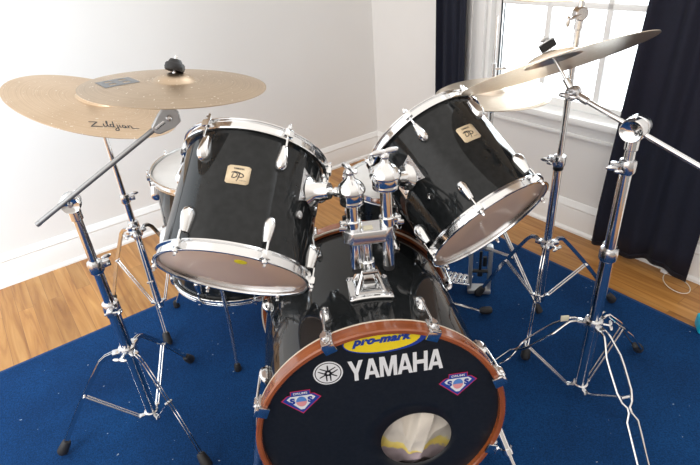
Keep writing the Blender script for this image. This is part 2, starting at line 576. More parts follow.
def ribbon(strokes, wd, z=0.0005):
    """pen strokes as flat ribbons in XY"""
    mb = MB()
    for st_ in strokes:
        pts = [V((x, y, 0)) for x, y in st_]
        sm = []
        for i in range(len(pts) - 1):
            p0 = pts[max(i - 1, 0)]; p1 = pts[i]; p2 = pts[i + 1]; p3 = pts[min(i + 2, len(pts) - 1)]
            for k in range(4):
                t_ = k / 4
                sm.append(0.5 * ((2 * p1) + (p2 - p0) * t_ + (2 * p0 - 5 * p1 + 4 * p2 - p3) * t_ ** 2 + (3 * p1 - p0 - 3 * p2 + p3) * t_ ** 3))
        sm.append(pts[-1])
        vs = []; n = len(sm)
        for i, p in enumerate(sm):
            d = (sm[min(i + 1, n - 1)] - sm[max(i - 1, 0)])
            d = d.normalized() if d.length > 1e-9 else V((1, 0, 0))
            q = V((-d.y, d.x, 0)) * wd * (0.7 + 0.3 * math.sin(math.pi * i / max(n - 1, 1)))
            vs += [p + q + V((0, 0, z)), p - q + V((0, 0, z))]
        mb.add(vs, [[2 * i, 2 * i + 1, 2 * i + 3, 2 * i + 2] for i in range(n - 1)], False)
    return mb


# ------------------------------------------------------------ room shell
mb = MB()
c4 = [RP(DM, DN), RP(-.8, DN), RP(-.8, -3.2), RP(DM, -3.2)]
mb.add([V((p.x, p.y, 0)) for p in c4] + [V((p.x, p.y, -0.05)) for p in c4], [[0, 1, 2, 3], [4, 5, 6, 7], [0, 1, 5, 4], [1, 2, 6, 5], [2, 3, 7, 6], [3, 0, 4, 7]], False)
struct(mb.build('floor', 'floor_oak'))

RM = Matrix(((N_.x, M_.x, 0), (N_.y, M_.y, 0), (0, 0, 1)))   # local x = N, y = M


def rbox(mb_, n0, n1, m0, m1, z0, z1, bev=0.0):
    mb_.box(RP((m0 + m1) / 2, (n0 + n1) / 2, (z0 + z1) / 2), (n1 - n0, m1 - m0, z1 - z0), RM, bev)
    return mb_


WH = 2.45
struct(rbox(MB(), -3.2, DN + 0.12, DM, DM + 0.12, -0.05, WH).build('wall_left', 'wall_paint'))
# window wall with its opening: window runs from s=.83 to 2.0 along the wall (s measured from the corner)
S0, S1_, Z0, Z1 = 0.845, 1.975, 0.53, 2.02
w = MB()
rbox(w, DN, DN + 0.12, DM - S0, DM, -0.05, WH)
rbox(w, DN, DN + 0.12, -2.2, DM - S1_, -0.05, WH)
rbox(w, DN, DN + 0.12, DM - S1_, DM - S0, -0.05, Z0)
rbox(w, DN, DN + 0.12, DM - S1_, DM - S0, Z1, WH)
struct(w.build('wall_right', 'wall_paint'))


def base_profile(mb_, along, d0, d1, plane):
    """baseboard with quarter round shoe and top moulding, thickness into the room"""
    prof = [(0.0, 0.0), (0.028, 0.0), (0.027, 0.010), (0.020, 0.016), (0.016, 0.018), (0.016, 0.105), (0.013, 0.112), (0.017, 0.118), (0.016, 0.124), (0.010, 0.130), (0.008, 0.140), (0.003, 0.146), (0.0, 0.146)]
    n = len(prof); vs = []
    for d_ in (d0, d1):
        for t_, z_ in prof:
            if along == 'n':
                vs.append(RP(plane - t_, d_, z_))
            else:
                vs.append(RP(d_, plane - t_, z_))
    fs = [[i, (i + 1) % n, n + (i + 1) % n, n + i] for i in range(n)] + [list(range(n)), list(range(n, 2 * n))]
    mb_.add(vs, fs, False)
    return mb_


struct(base_profile(MB(), 'n', -3.2, DN, DM).build('baseboard_left', 'trim_paint'))
struct(base_profile(MB(), 'm', -2.2, DM - 0.017, DN).build('baseboard_right', 'trim_paint'))

win = bpy.data.objects.new('window_1', None); COL.objects.link(win)
win.location = RP(DM - 1.4, DN, Z0); struct(win)
WI = Matrix.Translation(-win.location)
f_ = MB()
# jamb lining and sash frame
rbox(f_, DN + 0.0, DN + 0.11, DM - S0 - 0.02, DM - S0, Z0, Z1)
rbox(f_, DN + 0.0, DN + 0.11, DM - S1_, DM - S1_ + 0.02, Z0, Z1)
rbox(f_, DN + 0.0, DN + 0.11, DM - S1_, DM - S0, Z1 - 0.02, Z1)
f_.build('window_frame', 'trim_paint', win, WI)
f_ = MB()
rbox(f_, DN + 0.03, DN + 0.065, DM - S0 - 0.05, DM - S0 - 0.02, Z0 + .01, Z1 - .02, .003)
rbox(f_, DN + 0.03, DN + 0.065, DM - S1_ + 0.02, DM - S1_ + 0.05, Z0 + .01, Z1 - .02, .003)
rbox(f_, DN + 0.03, DN + 0.065, DM - S1_ + .05, DM - S0 - .05, Z0 + .01, Z0 + .045, .003)
rbox(f_, DN + 0.03, DN + 0.065, DM - S1_ + .05, DM - S0 - .05, Z1 - .06, Z1 - .02, .003)
rbox(f_, DN + 0.03, DN + 0.065, DM - S1_ + .05, DM - S0 - .05, 1.33, 1.37, .003)
f_.build('window_sash', 'trim_paint', win, WI)
f_ = MB()
for s_ in (1.137, 1.40, 1.663):
    rbox(f_, DN + 0.037, DN + 0.06, DM - s_ - 0.012, DM - s_ + 0.012, Z0 + .045, Z1 - .06, .003)
for z_ in (0.952, 1.68):
    rbox(f_, DN + 0.037, DN + 0.06, DM - S1_ + .05, DM - S0 - .05, z_ - .012, z_ + .012, .003)
f_.build('window_muntin', 'trim_paint', win, WI)
rbox(MB(), DN + 0.046, DN + 0.050, DM - S1_ + .05, DM - S0 - .05, Z0 + .045, Z1 - .06).build('window_pane', 'window_glass', win, WI)
f_ = MB()
rbox(f_, DN - 0.055, DN + 0.10, DM - S1_ - .11, DM - S0 + .11, Z0 - 0.022, Z0 + 0.006, .006)   # stool
f_.build('window_sill', 'trim_paint', win, WI)
# casing and apron
f_ = MB()
rbox(f_, DN - 0.02, DN, DM - S0, DM - S0 + 0.085, Z0, Z1 + .09, .003)
rbox(f_, DN - 0.028, DN, DM - S0 + 0.07, DM - S0 + 0.09, Z0, Z1 + .09, .004)
rbox(f_, DN - 0.02, DN, DM - S1_ - .085, DM - S1_, Z0, Z1 + .09, .003)
rbox(f_, DN - 0.02, DN, DM - S1_ - .085, DM - S0 + .085, Z1, Z1 + .09, .003)
struct(f_.build('trim_1', 'trim_paint'))
f_ = MB()
rbox(f_, DN - 0.018, DN, DM - S1_ - .09, DM - S0 + .09, Z0 - .075, Z0 - .0225, .003)
rbox(f_, DN - 0.030, DN, DM - S1_ - .09, DM - S0 + .09, Z0 - .035, Z0 - .0225, .005)
rbox(f_, DN - 0.024, DN, DM - S1_ - .09, DM - S0 + .09, Z0 - .088, Z0 - .073, .004)
struct(f_.build('trim_2', 'trim_paint'))

# rug
RUGM, RUGN = 1.876, 1.707
RZ = 0.005
rug = root('rug', 'large plain blue rug spread on the wooden floor under the drum kit', 'rug', RP(0.9, 0.6, 0.0))
IM = Matrix.Translation(-rug.location)
rbox(MB(), -1.1, RUGN - .012, -.45, RUGM - .012, 0.0005, RZ, .002).build('rug_pile', 'rug_blue', rug, IM)
f_ = MB()
rbox(f_, RUGN - .012, RUGN, -.45, RUGM, 0.0005, RZ - .001, .002)
rbox(f_, -1.1, RUGN - .012, RUGM - .012, RUGM, 0.0005, RZ - .001, .002)
f_.build('rug_binding', 'rug_binding', rug, IM)


# curtains
def curtain(label, s0, s1, zb, amp, waves, dist, ph=0.0, seed=1, lean=0.0):
    nu, nz_ = 140, 24
    top = 2.3
    vs = []
    for j in range(nz_ + 1):
        z = zb + (top - zb) * j / nz_
        kz = 1 - 0.35 * (j / nz_)
        for i in range(nu + 1):
            u_ = i / nu
            s_ = s0 + (s1 - s0) * u_ + lean * max(0, z - .2) * (1 - u_)
            a_ = amp * (0.55 + 0.45 * math.sin(3.1 * u_ + seed)) * (0.8 + .2 * kz)
            d = dist + a_ * math.sin(2 * math.pi * (waves * u_ + 0.12 * math.sin(5 * u_ + seed)) + ph + 0.25 * math.sin(z * 1.7 + seed)) + 0.006 * math.sin(31 * u_ + 2 * z)
            zz_ = z + (0.012 * math.sin(9 * u_ + seed) if j == 0 else 0)
            vs.append(RP(DM - s_, DN - d, zz_))
    fs = [[j * (nu + 1) + i, j * (nu + 1) + i + 1, (j + 1) * (nu + 1) + i + 1, (j + 1) * (nu + 1) + i] for j in range(nz_) for i in range(nu)]
    mb_ = MB(); mb_.add(vs, fs, True)
    r_ = root('curtain', label, 'curtain', RP(DM - s0, DN - dist, zb))
    IMx = Matrix.Translation(-r_.location)
    o = mb_.build('curtain_panel', 'curtain_cloth', r_, IMx)
    so = o.modifiers.new('thick', 'SOLIDIFY'); so.thickness = 0.003
    # stitched bottom hem
    hem = MB()
    k = 0
    pts = [vs[i] + V((0, 0, 0.018)) for i in range(0, nu + 1, 2)]
    hv = []
    for p in pts:
        q = p - N_ * 0.0022
        hv += [q, q + V((0, 0, .004))]
    hem.add(hv, [[2 * i, 2 * i + 2, 2 * i + 3, 2 * i + 1] for i in range(len(pts) - 1)], True)
    ho = hem.build('curtain_hem', 'curtain_cloth', r_, IMx)
    so = ho.modifiers.new('thick', 'SOLIDIFY'); so.thickness = 0.002
    return r_


curtain('narrow dark navy curtain hanging at the corner side of the window', 0.600, 0.785, 0.05, 0.018, 2.2, 0.07, ph=1.9, seed=.6)
curtain('wide dark navy curtain reaching the floor at the right end of the window', 1.575, 1.945, 0.04, 0.032, 3.2, 0.09, seed=2.2, ph=.5, lean=.045)


# ------------------------------------------------------------ drums
def rim(mb_, Rm, z, s, depth=0.022):
    """triple flanged hoop; z = plane of the head, s=+1 open side towards +z"""
    p = [(Rm - .0075, -depth * .74), (Rm + .0005, -depth * .84), (Rm + .0015, -depth * .70), (Rm - .0035, -depth * .56),
         (Rm - .0040, .0015), (Rm - .001, .0035), (Rm + .0012, .0034), (Rm + .0014, .0050), (Rm - .002, .0060), (Rm - .0060, .0045), (Rm - .0067, .001), (Rm - .0075, -depth * .5)]
    mb_.lathe([(r_, z + s * h_) for r_, h_ in p], seg=96, closed=True)
    return mb_


def lug_casing(Rs, ang, z, s, L=.052, wd=.0138):
    """tear-drop lug on the shell; pointed end away from the rim"""
    mb_ = MB()
    ca, sa = math.cos(ang), math.sin(ang)
    rot = Matrix(((-sa, 0, ca), (ca, 0, sa), (0, 1, 0)))   # x tangent, y axial, z radial
    nseg = 14; rings = []
    vs = []; fs = []
    prof = [(0.0, .30), (.03, .62), (.25, .78), (.50, .94), (.70, 1.0), (.86, .84), (.96, .52), (1.0, .18)]
    m = 12
    for (t_, wv) in prof:
        for i in range(m + 1):
            th = math.pi * i / m
            x = wd * wv * math.cos(th); h = (.020 * wv) * math.sin(th)
            rad = math.sqrt(max((Rs + h) ** 2 - x * x, 0))
            vs.append(V((ca * rad - sa * x, sa * rad + ca * x, z - s * L * t_)))
    for j in range(len(prof) - 1):
        for i in range(m):
            fs.append([j * (m + 1) + i, j * (m + 1) + i + 1, (j + 1) * (m + 1) + i + 1, (j + 1) * (m + 1) + i])
    fs.append(list(range(m + 1))); fs.append([(len(prof) - 1) * (m + 1) + i for i in range(m + 1)])
    mb_.add(vs, fs, True)
    return mb_


def make_drum(name, label, cat, C, axis, Rs, L, nlug, lug0, bottom_head='clear_head', top_head='coated_head', rim_depth=.022, rim_mt='chrome', lug_len=.056, group=None, short_lug=False):
    """root at the resonant side centre, local z towards the batter side"""
    rt_ = root(name, label, cat, C, frame(axis), group)
    mb_ = MB()
    t_ = .007
    mb_.lathe([(Rs, .012), (Rs, L - .012), (Rs - t_ + .003, L - .009), (Rs - t_, L - .014), (Rs - t_, .014), (Rs - t_ + .003, .009)], seg=96, closed=True)
    sh = mb_.build('shell', ['lacquer', 'shell_wood'], rt_)
    for p in sh.data.polygons:
        if math.hypot(p.center.x, p.center.y) < Rs - t_ * 0.6:
            p.material_index = 1
    for (z, s, nm, mt) in ((0, -1, 'resonant_head', bottom_head), (L, 1, 'batter_head', top_head)):
        h = MB()
        h.lathe([(0, z), (Rs * .5, z), (Rs - .004, z), (Rs + .0012, z - s * .004), (Rs + .0020, z - s * .012)], seg=96)
        ho = h.build(nm, mt, rt_)
        rim(MB(), Rs + .0100, z, s, rim_depth).build('rim', rim_mt, rt_)
    for k in range(nlug):
        a = R(lug0) + 2 * math.pi * k / nlug
        ends = ((L, 1), (0, -1))
        for (z, s) in ends:
            zc = z - s * .032
            lug = lug_casing(Rs, a, zc, s, lug_len).build('lug', 'chrome', rt_)
            rd = Rs + .0135
            q = V((math.cos(a) * rd, math.sin(a) * rd, 0))
            tr_ = MB()
            tr_.cyl(q + V((0, 0, zc - s * .004)), q + V((0, 0, z + s * .006)), .0028, seg=10)
            tr_.cyl(q + V((0, 0, z + s * .004)), q + V((0, 0, z + s * .010)), .0058, seg=12)
            tr_.cyl(q + V((0, 0, z + s * .010)), q + V((0, 0, z + s * .017)), .0034, seg=4)
            # ear of the hoop the rod passes through
            ca, sa = math.cos(a), math.sin(a)
            rot = Matrix(((-sa, ca, 0), (ca, sa, 0), (0, 0, 1)))
            tr_.box(q * ((Rs + .012) / rd) + V((0, 0, z - s * .006)), (.020, .016, .016), rot, .003)
            tr_.build('tension_rod', 'chrome', lug)
    return rt_


def badge_on(rt_, Rs, ang, h, w, hh, flip=1):
    """small square badge curved on the shell, lettering dark"""
    def wrap(mb_, off):
        o = MB()
        vs = []
        for p in mb_.v:
            a = ang + flip * p.x / Rs
            rr = Rs + off + p.z
            vs.append(V((math.cos(a) * rr, math.sin(a) * rr, h + p.y)))
        o.add(vs, mb_.f, False); o.sm = mb_.sm
        return o
    g = MB()
    nx = 10; r_ = .0035
    vs = []; fs = []
    for j in range(2):
        pass
    xs = [-w / 2 + w * i / nx for i in range(nx + 1)]
    for x in xs:
        e_ = r_ if (x in (xs[0], xs[-1])) else 0
        vs += [V((x, -hh / 2 + e_, 0)), V((x, hh / 2 - e_, 0))]
    fs = [[2 * i, 2 * i + 2, 2 * i + 3, 2 * i + 1] for i in range(nx)]
    g.add(vs, fs, False)
    b_ = wrap(g, .0008).build('badge', 'badge_gold', rt_)
    sm = b_.modifiers.new('thick', 'SOLIDIFY'); sm.thickness = .0008; sm.offset = 0
    t1 = text_mesh('YAMAHA', w * .46, hh * .11, bold=.03)
    for p in t1.v: p.y += hh * .33
    wrap(t1, .0010).build('badge_lettering', 'ink', b_)
    k = w / .05
    st_ = [[(-.016, .007), (-.009, .010), (.000, .009), (.006, .007)], [(-.010, .009), (-.012, .000), (-.013, -.006)],
           [(-.013, -.006), (-.006, -.005), (-.001, .001), (-.004, .007), (-.012, .008)],
           [(.004, .006), (.002, -.004), (-.001, -.014)], [(.000, .006), (.009, .006), (.013, .001), (.009, -.003), (.003, -.002)]]
    rb = ribbon([[(x * k * .9, (y - .003) * k * .9) for x, y in s_] for s_ in st_], .0014 * k, .0002)
    t3 = text_mesh('custom', w * .25, hh * .05, shear=.3)
    for p in t3.v: p.x += w * .24; p.y -= hh * .30
    rb.add(t3.v, t3.f, False)
    wrap(rb, .0010).build('badge_script', 'ink', b_)


def nv(a, e):
    return V((math.cos(e) * math.sin(a), -math.cos(e) * math.cos(a), math.sin(e)))


def tom_mount(rt_, Rs, ang, h, toward):
    """square flange plate with a conical boss and arm socket; toward = point in local frame"""
    ca, sa = math.cos(ang), math.sin(ang)
    rot = Matrix(((-sa, 0, ca), (ca, 0, sa), (0, 1, 0)))
    base = V((ca * Rs, sa * Rs, h))
    rad = V((ca, sa, 0))
    mb_ = MB()
    # curved plate
    vs = []; fs = []
    W_, H_ = .040, .038; nx = 10
    for side in (0.0, .006):
        for i in range(nx + 1):
            x = -W_ + 2 * W_ * i / nx
            a = ang + x / Rs
            pinch = 1 - .28 * (1 - (x / W_) ** 2)
            for y in (-H_ * pinch, H_ * pinch):
                vs.append(V((math.cos(a) * (Rs + side), math.sin(a) * (Rs + side), h + y)))
    n = 2 * (nx + 1)
    for i in range(nx):
        fs.append([2 * i, 2 * i + 2, 2 * i + 3, 2 * i + 1])
        fs.append([n + 2 * i, n + 2 * i + 1, n + 2 * i + 3, n + 2 * i + 2])
        fs.append([2 * i, n + 2 * i, n + 2 * i + 2, 2 * i + 2]); fs.append([2 * i + 1, 2 * i + 3, n + 2 * i + 3, n + 2 * i + 1])
    fs.append([0, 1, n + 1, n]); fs.append([2 * nx, n + 2 * nx, n + 2 * nx + 1, 2 * nx + 1])
    mb_.add(vs, fs, False)
    pl = mb_.build('mount_plate', 'chrome_soft', rt_)
    b_ = MB()
    b_.lathe([(0, 0), (.033, .002), (.027, .008), (.0205, .016), (.0190, .038), (.0175, .044), (0, .044)], base + rad * .003, rad, 24)
    b_.cyl(base + rad * .030 + V((0, 0, .012)), base + rad * .030 + V((0, 0, .030)), .0055, seg=12)
    b_.box(base + rad * .030 + V((0, 0, .034)), (.020, .006, .009), rot, .002)
    b_.build('mount_boss', 'chrome', pl)
    for sx in (-1, 1):
        for sy in (-1, 1):
            sc = MB()
            a = ang + sx * .029 / Rs
            q = V((math.cos(a) * (Rs + .006), math.sin(a) * (Rs + .006), h + sy * .027))
            sc.lathe([(0, .0032), (.003, .0028), (.0045, .0008), (.005, 0)], q, V((math.cos(a), math.sin(a), 0)), 12)
            sc.build('mount_screw', 'dark_chrome', pl)


# ---- left tom
LA = -nv(R(-14.5), R(-38.1))
LR = .1555
ltom = make_drum('rack_tom', 'black rack tom on the left with a yellow dot stuck on its clear bottom head', 'drum', V((-.259, .912, .646)) + LA * .012, LA, LR, .277, 6, 73.5, top_head='clear_batter')
badge_on(ltom, LR, R(104.5), .160, .047, .040, 1)
d_ = MB(); d_.lathe([(0, -.0012), (.0128, -.0012), (.0128, -.0004)], (-.054, .092, 0), (0, 0, 1), 32)
d_.build('sticker_dot', 'yellow_dot', ltom)['label'] = 'round yellow dot sticker'
tom_mount(ltom, LR, R(168), .183, None)
v_ = MB(); a = R(158); v_.lathe([(0, .001), (.004, .001), (.0045, .004), (.0085, .004), (.009, 0)], (math.cos(a) * LR, math.sin(a) * LR, .118), (math.cos(a), math.sin(a), 0), 20)
v_.build('air_vent', 'chrome', ltom)

# ---- right tom
RA = -nv(R(31), R(-32.4))
RR = .1650
rtom = make_drum('rack_tom', 'black rack tom on the right with a clear bottom head facing down to the rug', 'drum', (.357, 1.139, .591), RA, RR, .306, 6, 50, top_head='clear_batter')
badge_on(rtom, RR, R(83.2), .183, .050, .045, 1)
tom_mount(rtom, RR, R(17), .186, None)
v_ = MB(); a = R(24); v_.lathe([(0, .001), (.004, .001), (.0045, .004), (.0085, .004), (.009, 0)], (math.cos(a) * RR, math.sin(a) * RR, .105), (math.cos(a), math.sin(a), 0), 20)
v_.build('air_vent', 'chrome', rtom)

# ---- floor tom (root at its bottom head, upright)
FTC = V((-.413, 1.587, .243))
FR = .2250
ft = make_drum('floor_tom', 'black floor tom with a white top head standing behind the left rack tom', 'drum', FTC, (.054, .008, 1), FR, .400, 8, 12, bottom_head='coated_head', rim_depth=.019)
FTM = ft.matrix_world.inverted()
for (foot, ang_) in (((-.419, 1.300), -92), ((-.725, 1.685), 160), ((-.16, 1.80), 42)):
    a = R(ang_)
    dv = V((math.cos(a), math.sin(a), 0))
    topp = FTC + dv * (FR + .022)
    fz = V((foot[0], foot[1], RZ))
    kz = .075
    pts = [topp + V((0, 0, .235)), topp + V((0, 0, -.05)), topp.lerp(fz, .55) * 1.0, fz + V((0, 0, .012))]
    pts[2] = V((topp.x * .62 + fz.x * .38, topp.y * .62 + fz.y * .38, .115))
    lg = MB(); lg.tube(pts, .0064, 12)
    lo = lg.build('leg', 'chrome_soft', ft, FTM)
    rf = MB(); rf.lathe([(0, 0), (.0105, 0), (.0125, .004), (.011, .022), (.0075, .030), (0, .030)], (fz.x, fz.y, RZ + .0003), (0, 0, 1), 16)
    rf.build('rubber_foot', 'black_rubber', lo, FTM)
    bk = MB()
    ry = Matrix(((-dv.y, dv.x, 0), (dv.x, dv.y, 0), (0, 0, 1)))
    bk.box(FTC + dv * (FR + .014) + V((0, 0, .14)), (.030, .030, .05), ry, .005)
    bk.cyl(FTC + dv * (FR + .025) + V((0, 0, .14)), FTC + dv * (FR + .055) + V((0, 0, .14)), .004)
    bk.box(FTC + dv * (FR + .058) + V((0, 0, .14)), (.028, .005, .010), ry, .002)
    bk.build('leg_bracket', 'chrome', lo, FTM)

# ---- snare drum on its stand
SNC = V((.182, 1.470, .460))
sn = make_drum('snare_drum', 'shallow snare drum with a white head, mostly hidden behind the right rack tom', 'drum', SNC, (0.02, .03, 1), .178, .135, 8, 20, bottom_head='clear_head', lug_len=.035)
th = MB(); th.box((-.188, .03, .075), (.018, .03, .05), None, .004); th.build('strainer', 'chrome', sn)


# ---- bass drum
BC = V((.0395, .7766, .2915))
BN = nv(.0844, .0377)
bass = root('bass_drum', 'large black bass drum with orange-brown wooden hoops lying on its side in the middle', 'drum', BC, frame(BN))
BR, BL = .2715, .500
mb = MB()
mb.lathe([(BR, -.022), (BR, -BL + .022), (BR - .004, -BL + .019), (BR - .009, -BL + .026), (BR - .009, -.026), (BR - .004, -.019)], seg=128, closed=True)
sh = mb.build('shell', ['lacquer', 'shell_wood'], bass)
for p in sh.data.polygons:
    if math.hypot(p.center.x, p.center.y) < BR - .005:
        p.material_index = 1
HO, HI = .2850, .2718
for z0 in (0.0, -BL):
    zf, zb = (0.0, -.034) if z0 == 0 else (-BL + .040, -BL)
    mb = MB()
    mb.lathe([(HI, zf - .003), (HI + .003, zf), (HO - .003, zf), (HO, zf - .003), (HO, zb + .003), (HO - .003, zb), (HI + .003, zb), (HI, zb + .003)], seg=160, closed=True)
    h = mb.build('hoop', 'hoop_wood', bass)
    e_ = MB()  # thin ring added to draw the bevel's highlight as colour
    ze = zb if z0 == 0 else zf
    sg = -1 if z0 == 0 else 1
    e_.lathe([(HO - .0035, ze + sg * .0002), (HO + .0006, ze + sg * .0004), (HO + .0006, ze - sg * .0035), (HO - .0035, ze - sg * .0030)], seg=160, closed=True)
    e_.build('hoop_glint', 'hoop_glint', h)['label'] = 'pale painted glint line along the bevel of the hoop'
# front head with its round port hole
HCX, HCY, HR = .077, -.060, .084
mb = MB()
seg = 128; rings = 7
vs = []; fs = []
zh = -.014
for i in range(seg):
    a = 2 * math.pi * i / seg
    d = V((math.cos(a), math.sin(a), 0)); c0 = V((HCX, HCY, 0))
    bq = c0.dot(d); tt = -bq + math.sqrt(bq * bq - (c0.length_squared - (BR + .0015) ** 2))
    for j in range(rings):
        t_ = j / (rings - 1)
        p = c0 + d * (HR + (tt - HR) * t_)
        vs.append(V((p.x, p.y, zh)))
    vs.append(V(((c0 + d * tt).x * 1.004, (c0 + d * tt).y * 1.004, zh - .008)))
n = rings + 1
for i in range(seg):
    k = (i + 1) % seg
    for j in range(n - 1):
        fs.append([i * n + j, k * n + j, k * n + j + 1, i * n + j + 1])
mb.add(vs, fs, False)
fh = mb.build('front_head', 'black_head', bass)
so = fh.modifiers.new('thick', 'SOLIDIFY'); so.thickness = .0006; so.offset = -1 if True else 1
mb = MB(); mb.lathe([(0, -BL + .012), (BR - .004, -BL + .012), (BR + .002, -BL + .02)], seg=96)
bh = mb.build('batter_head', 'coated_head', bass); so = bh.modifiers.new('thick', 'SOLIDIFY'); so.thickness = .0005
ZH = zh + .0012


def on_head(mb_, x, y, z=0.0, name='x', mt='white_print', parent=None, rot=0.0, label=None):
    M = Matrix.Translation((x - .002, y + .008, ZH + z)) @ Matrix.Rotation(rot, 4, 'Z')
    o = mb_.build(name, mt, parent or fh, M)
    if label: o['label'] = label
    return o


def disc(rx, ry, n=64, r0=0.0, th=.0005):
    m_ = MB(); vs = []; fs = []
    for i in range(n):
        a = 2 * math.pi * i / n
        vs.append(V((rx * math.cos(a), ry * math.sin(a), 0)))
    if r0 == 0:
        m_.add(vs, [list(range(n))], False)
    else:
        for i in range(n):
            a = 2 * math.pi * i / n
            vs.append(V(((rx - r0) * math.cos(a), (ry - r0) * math.sin(a), 0)))
        m_.add(vs, [[i, (i + 1) % n, n + (i + 1) % n, n + i] for i in range(n)], False)
    return m_


def block_word(word, w, h):
    G = {'Y': (.98, [[(0, 1), (.27, 1), (.62, .36), (.36, .36)], [(.98, 1), (.71, 1), (.36, .36), (.62, .36)], [(.36, .40), (.62, .40), (.62, 0), (.36, 0)]]),
         'A': (1.0, [[(0, 0), (.25, 0), (.60, 1), (.36, 1)], [(1.0, 0), (.75, 0), (.40, 1), (.64, 1)], [(.2, .20), (.8, .20), (.74, .38), (.26, .38)]]),
         'M': (1.12, [[(0, 0), (.24, 0), (.24, 1), (0, 1)], [(1.12, 0), (.88, 0), (.88, 1), (1.12, 1)], [(.10, 1), (.34, 1), (.66, 0), (.46, 0)], [(1.02, 1), (.78, 1), (.46, 0), (.66, 0)]]),
         'H': (.96, [[(0, 0), (.25, 0), (.25, 1), (0, 1)], [(.71, 0), (.96, 0), (.96, 1), (.71, 1)], [(.2, .40), (.76, .40), (.76, .60), (.2, .60)]])}
    x = 0; qs = []
    for i, ch in enumerate(word):
        wd_, polys = G[ch]
        for k, pg in enumerate(polys):
            qs.append([(px_ + x, py_, .00012 * k) for px_, py_ in pg])
        x += wd_ + (.02 if ch == 'A' or word[min(i + 1, len(word) - 1)] == 'A' else .08)
    tot = x - .02
    m_ = MB()
    for q in qs:
        m_.add([V((px_ / tot * w - w / 2, (py_ - .5) * h, z_)) for px_, py_, z_ in q], [[0, 1, 2, 3]], False)
    return m_


on_head(block_word('YAMAHA', .205, .0555), .0385, .1700, 0, 'lettering', 'white_print', label='white block capitals')
# round emblem with three crossed forks
EX, EY = -.1065, .1745
on_head(disc(.0315, .0315, r0=.0032), EX, EY, 0, 'emblem_ring', 'white_print')
on_head(disc(.0262, .0262), EX, EY, 0, 'emblem_disc', 'white_print', label='white disc with three crossed tuning forks')
fk = []
for k in range(3):
    a = math.pi / 2 + k * 2 * math.pi / 3
    d = V((math.cos(a), math.sin(a), 0)); q = V((-d.y, d.x, 0))
    for s in (-1, 1):
        p = [d * -.0215 + q * s * .0042, d * .002 + q * s * .0044, d * .006 + q * s * .0036]
        fk.append([(v_.x, v_.y) for v_ in p])
    e1 = d * .006; e2 = d * .0215
    p = [e1 - q * .003, e1 + d * .001, e1 + q * .003]
    fk.append([(v_.x, v_.y) for v_ in p]); fk.append([((e1).x, e1.y), (e2.x, e2.y)])
on_head(ribbon(fk, .0016, .0), EX, EY, .0006, 'emblem_forks', 'black_print')

# oval sticker tucked under the hoop: keep only what lies on the head (circle radius .272)


def clip_disc(m_, x0, y0, lim=.2625, rot=0.0):
    for p in m_.v:
        q = Matrix.Rotation(rot, 3, 'Z') @ p + V((x0, y0, 0))
        l = math.hypot(q.x, q.y)
        if l > lim:
            q = q * (lim / l); q = Matrix.Rotation(-rot, 3, 'Z') @ (V((q.x, q.y, p.z)) - V((x0, y0, 0)))
            p.x, p.y = q.x, q.y
    return m_


ost = disc(.089, .0335, 96)
clip_disc(ost, .018, .2420)
o1 = on_head(ost, .018, .2420, 0, 'oval_sticker', 'blue_print', label='blue and yellow oval sticker under the hoop edge')
ost = disc(.080, .029, 96); clip_disc(ost, .012, .2420)
on_head(ost, .012, .2420, .0004, 'sticker_field', 'yellow_print', o1)
pmk = text_mesh('pro-mark', .128, .027, shear=.35, bold=.06, space=1.08); clip_disc(pmk, .012, .2440)
on_head(pmk, .012, .2440, .0008, 'sticker_lettering', 'blue_print', o1)


def shield(x, y, rot):
    out = [(-.0435, .0085), (-.030, .0215), (-.0215, .0225), (-.0215, .033), (.0215, .033), (.0215, .0225), (.030, .0215), (.0435, .0085), (.0, -.0345)]

    def scl(k, dy=0.0):
        return [(px * k, (py - .0) * k + dy) for px, py in out]
    m_ = MB(); m_.add([V((px, py, 0)) for px, py in out], [list(range(9))], False)
    s_ = on_head(m_, x, y, 0, 'shield_sticker', 'red_print', rot=rot, label='red, blue and white shield shaped sticker')

    def lay(m2, dx, dy, z, nm, mt):
        M = Matrix.Translation((x - .002, y + .008, ZH + z)) @ Matrix.Rotation(rot, 4, 'Z') @ Matrix.Translation((dx, dy, 0))
        m2.build(nm, mt, s_, M)
    m_ = MB(); m_.add([V((px * .93, py * .92 + .0005, 0)) for px, py in out], [list(range(9))], False)
    lay(m_, 0, 0, .0003, 'sticker_field', 'blue_print')
    m_ = MB(); m_.add([V(p) for p in ((-.031, .011, 0), (-.023, .0185, 0), (.023, .0185, 0), (.031, .011, 0), (.004, -.021, 0), (-.004, -.021, 0))], [list(range(6))], False)
    lay(m_, 0, 0, .0006, 'sticker_center', 'white_print')
    h1 = MB(); h1.add([V((.0115 * math.cos(math.pi * i / 16), .0145 * math.sin(math.pi * i / 16), 0)) for i in range(17)], [list(range(17))], False)
    lay(h1, 0, .002, .0009, 'ball_top', 'sky_print')
    h1 = MB(); h1.add([V((.0115 * math.cos(math.pi * i / 16), -.0145 * math.sin(math.pi * i / 16), 0)) for i in range(17)], [list(range(17))], False)
    lay(h1, 0, .002, .0009, 'ball_bottom', 'pink_print')
    lay(text_mesh('S', .011, .0175, bold=.06), -.019, .006, .0009, 'sticker_lettering', 'blue_print')
    lay(text_mesh('S', .011, .0175, bold=.06), .019, .006, .0009, 'sticker_lettering', 'blue_print')
    lay(text_mesh('DRUMS', .030, .006, bold=.02), 0, .0262, .0009, 'sticker_lettering', 'white_print')


shield(-.1705, .1045, R(0))
shield(.1750, .0880, R(0))

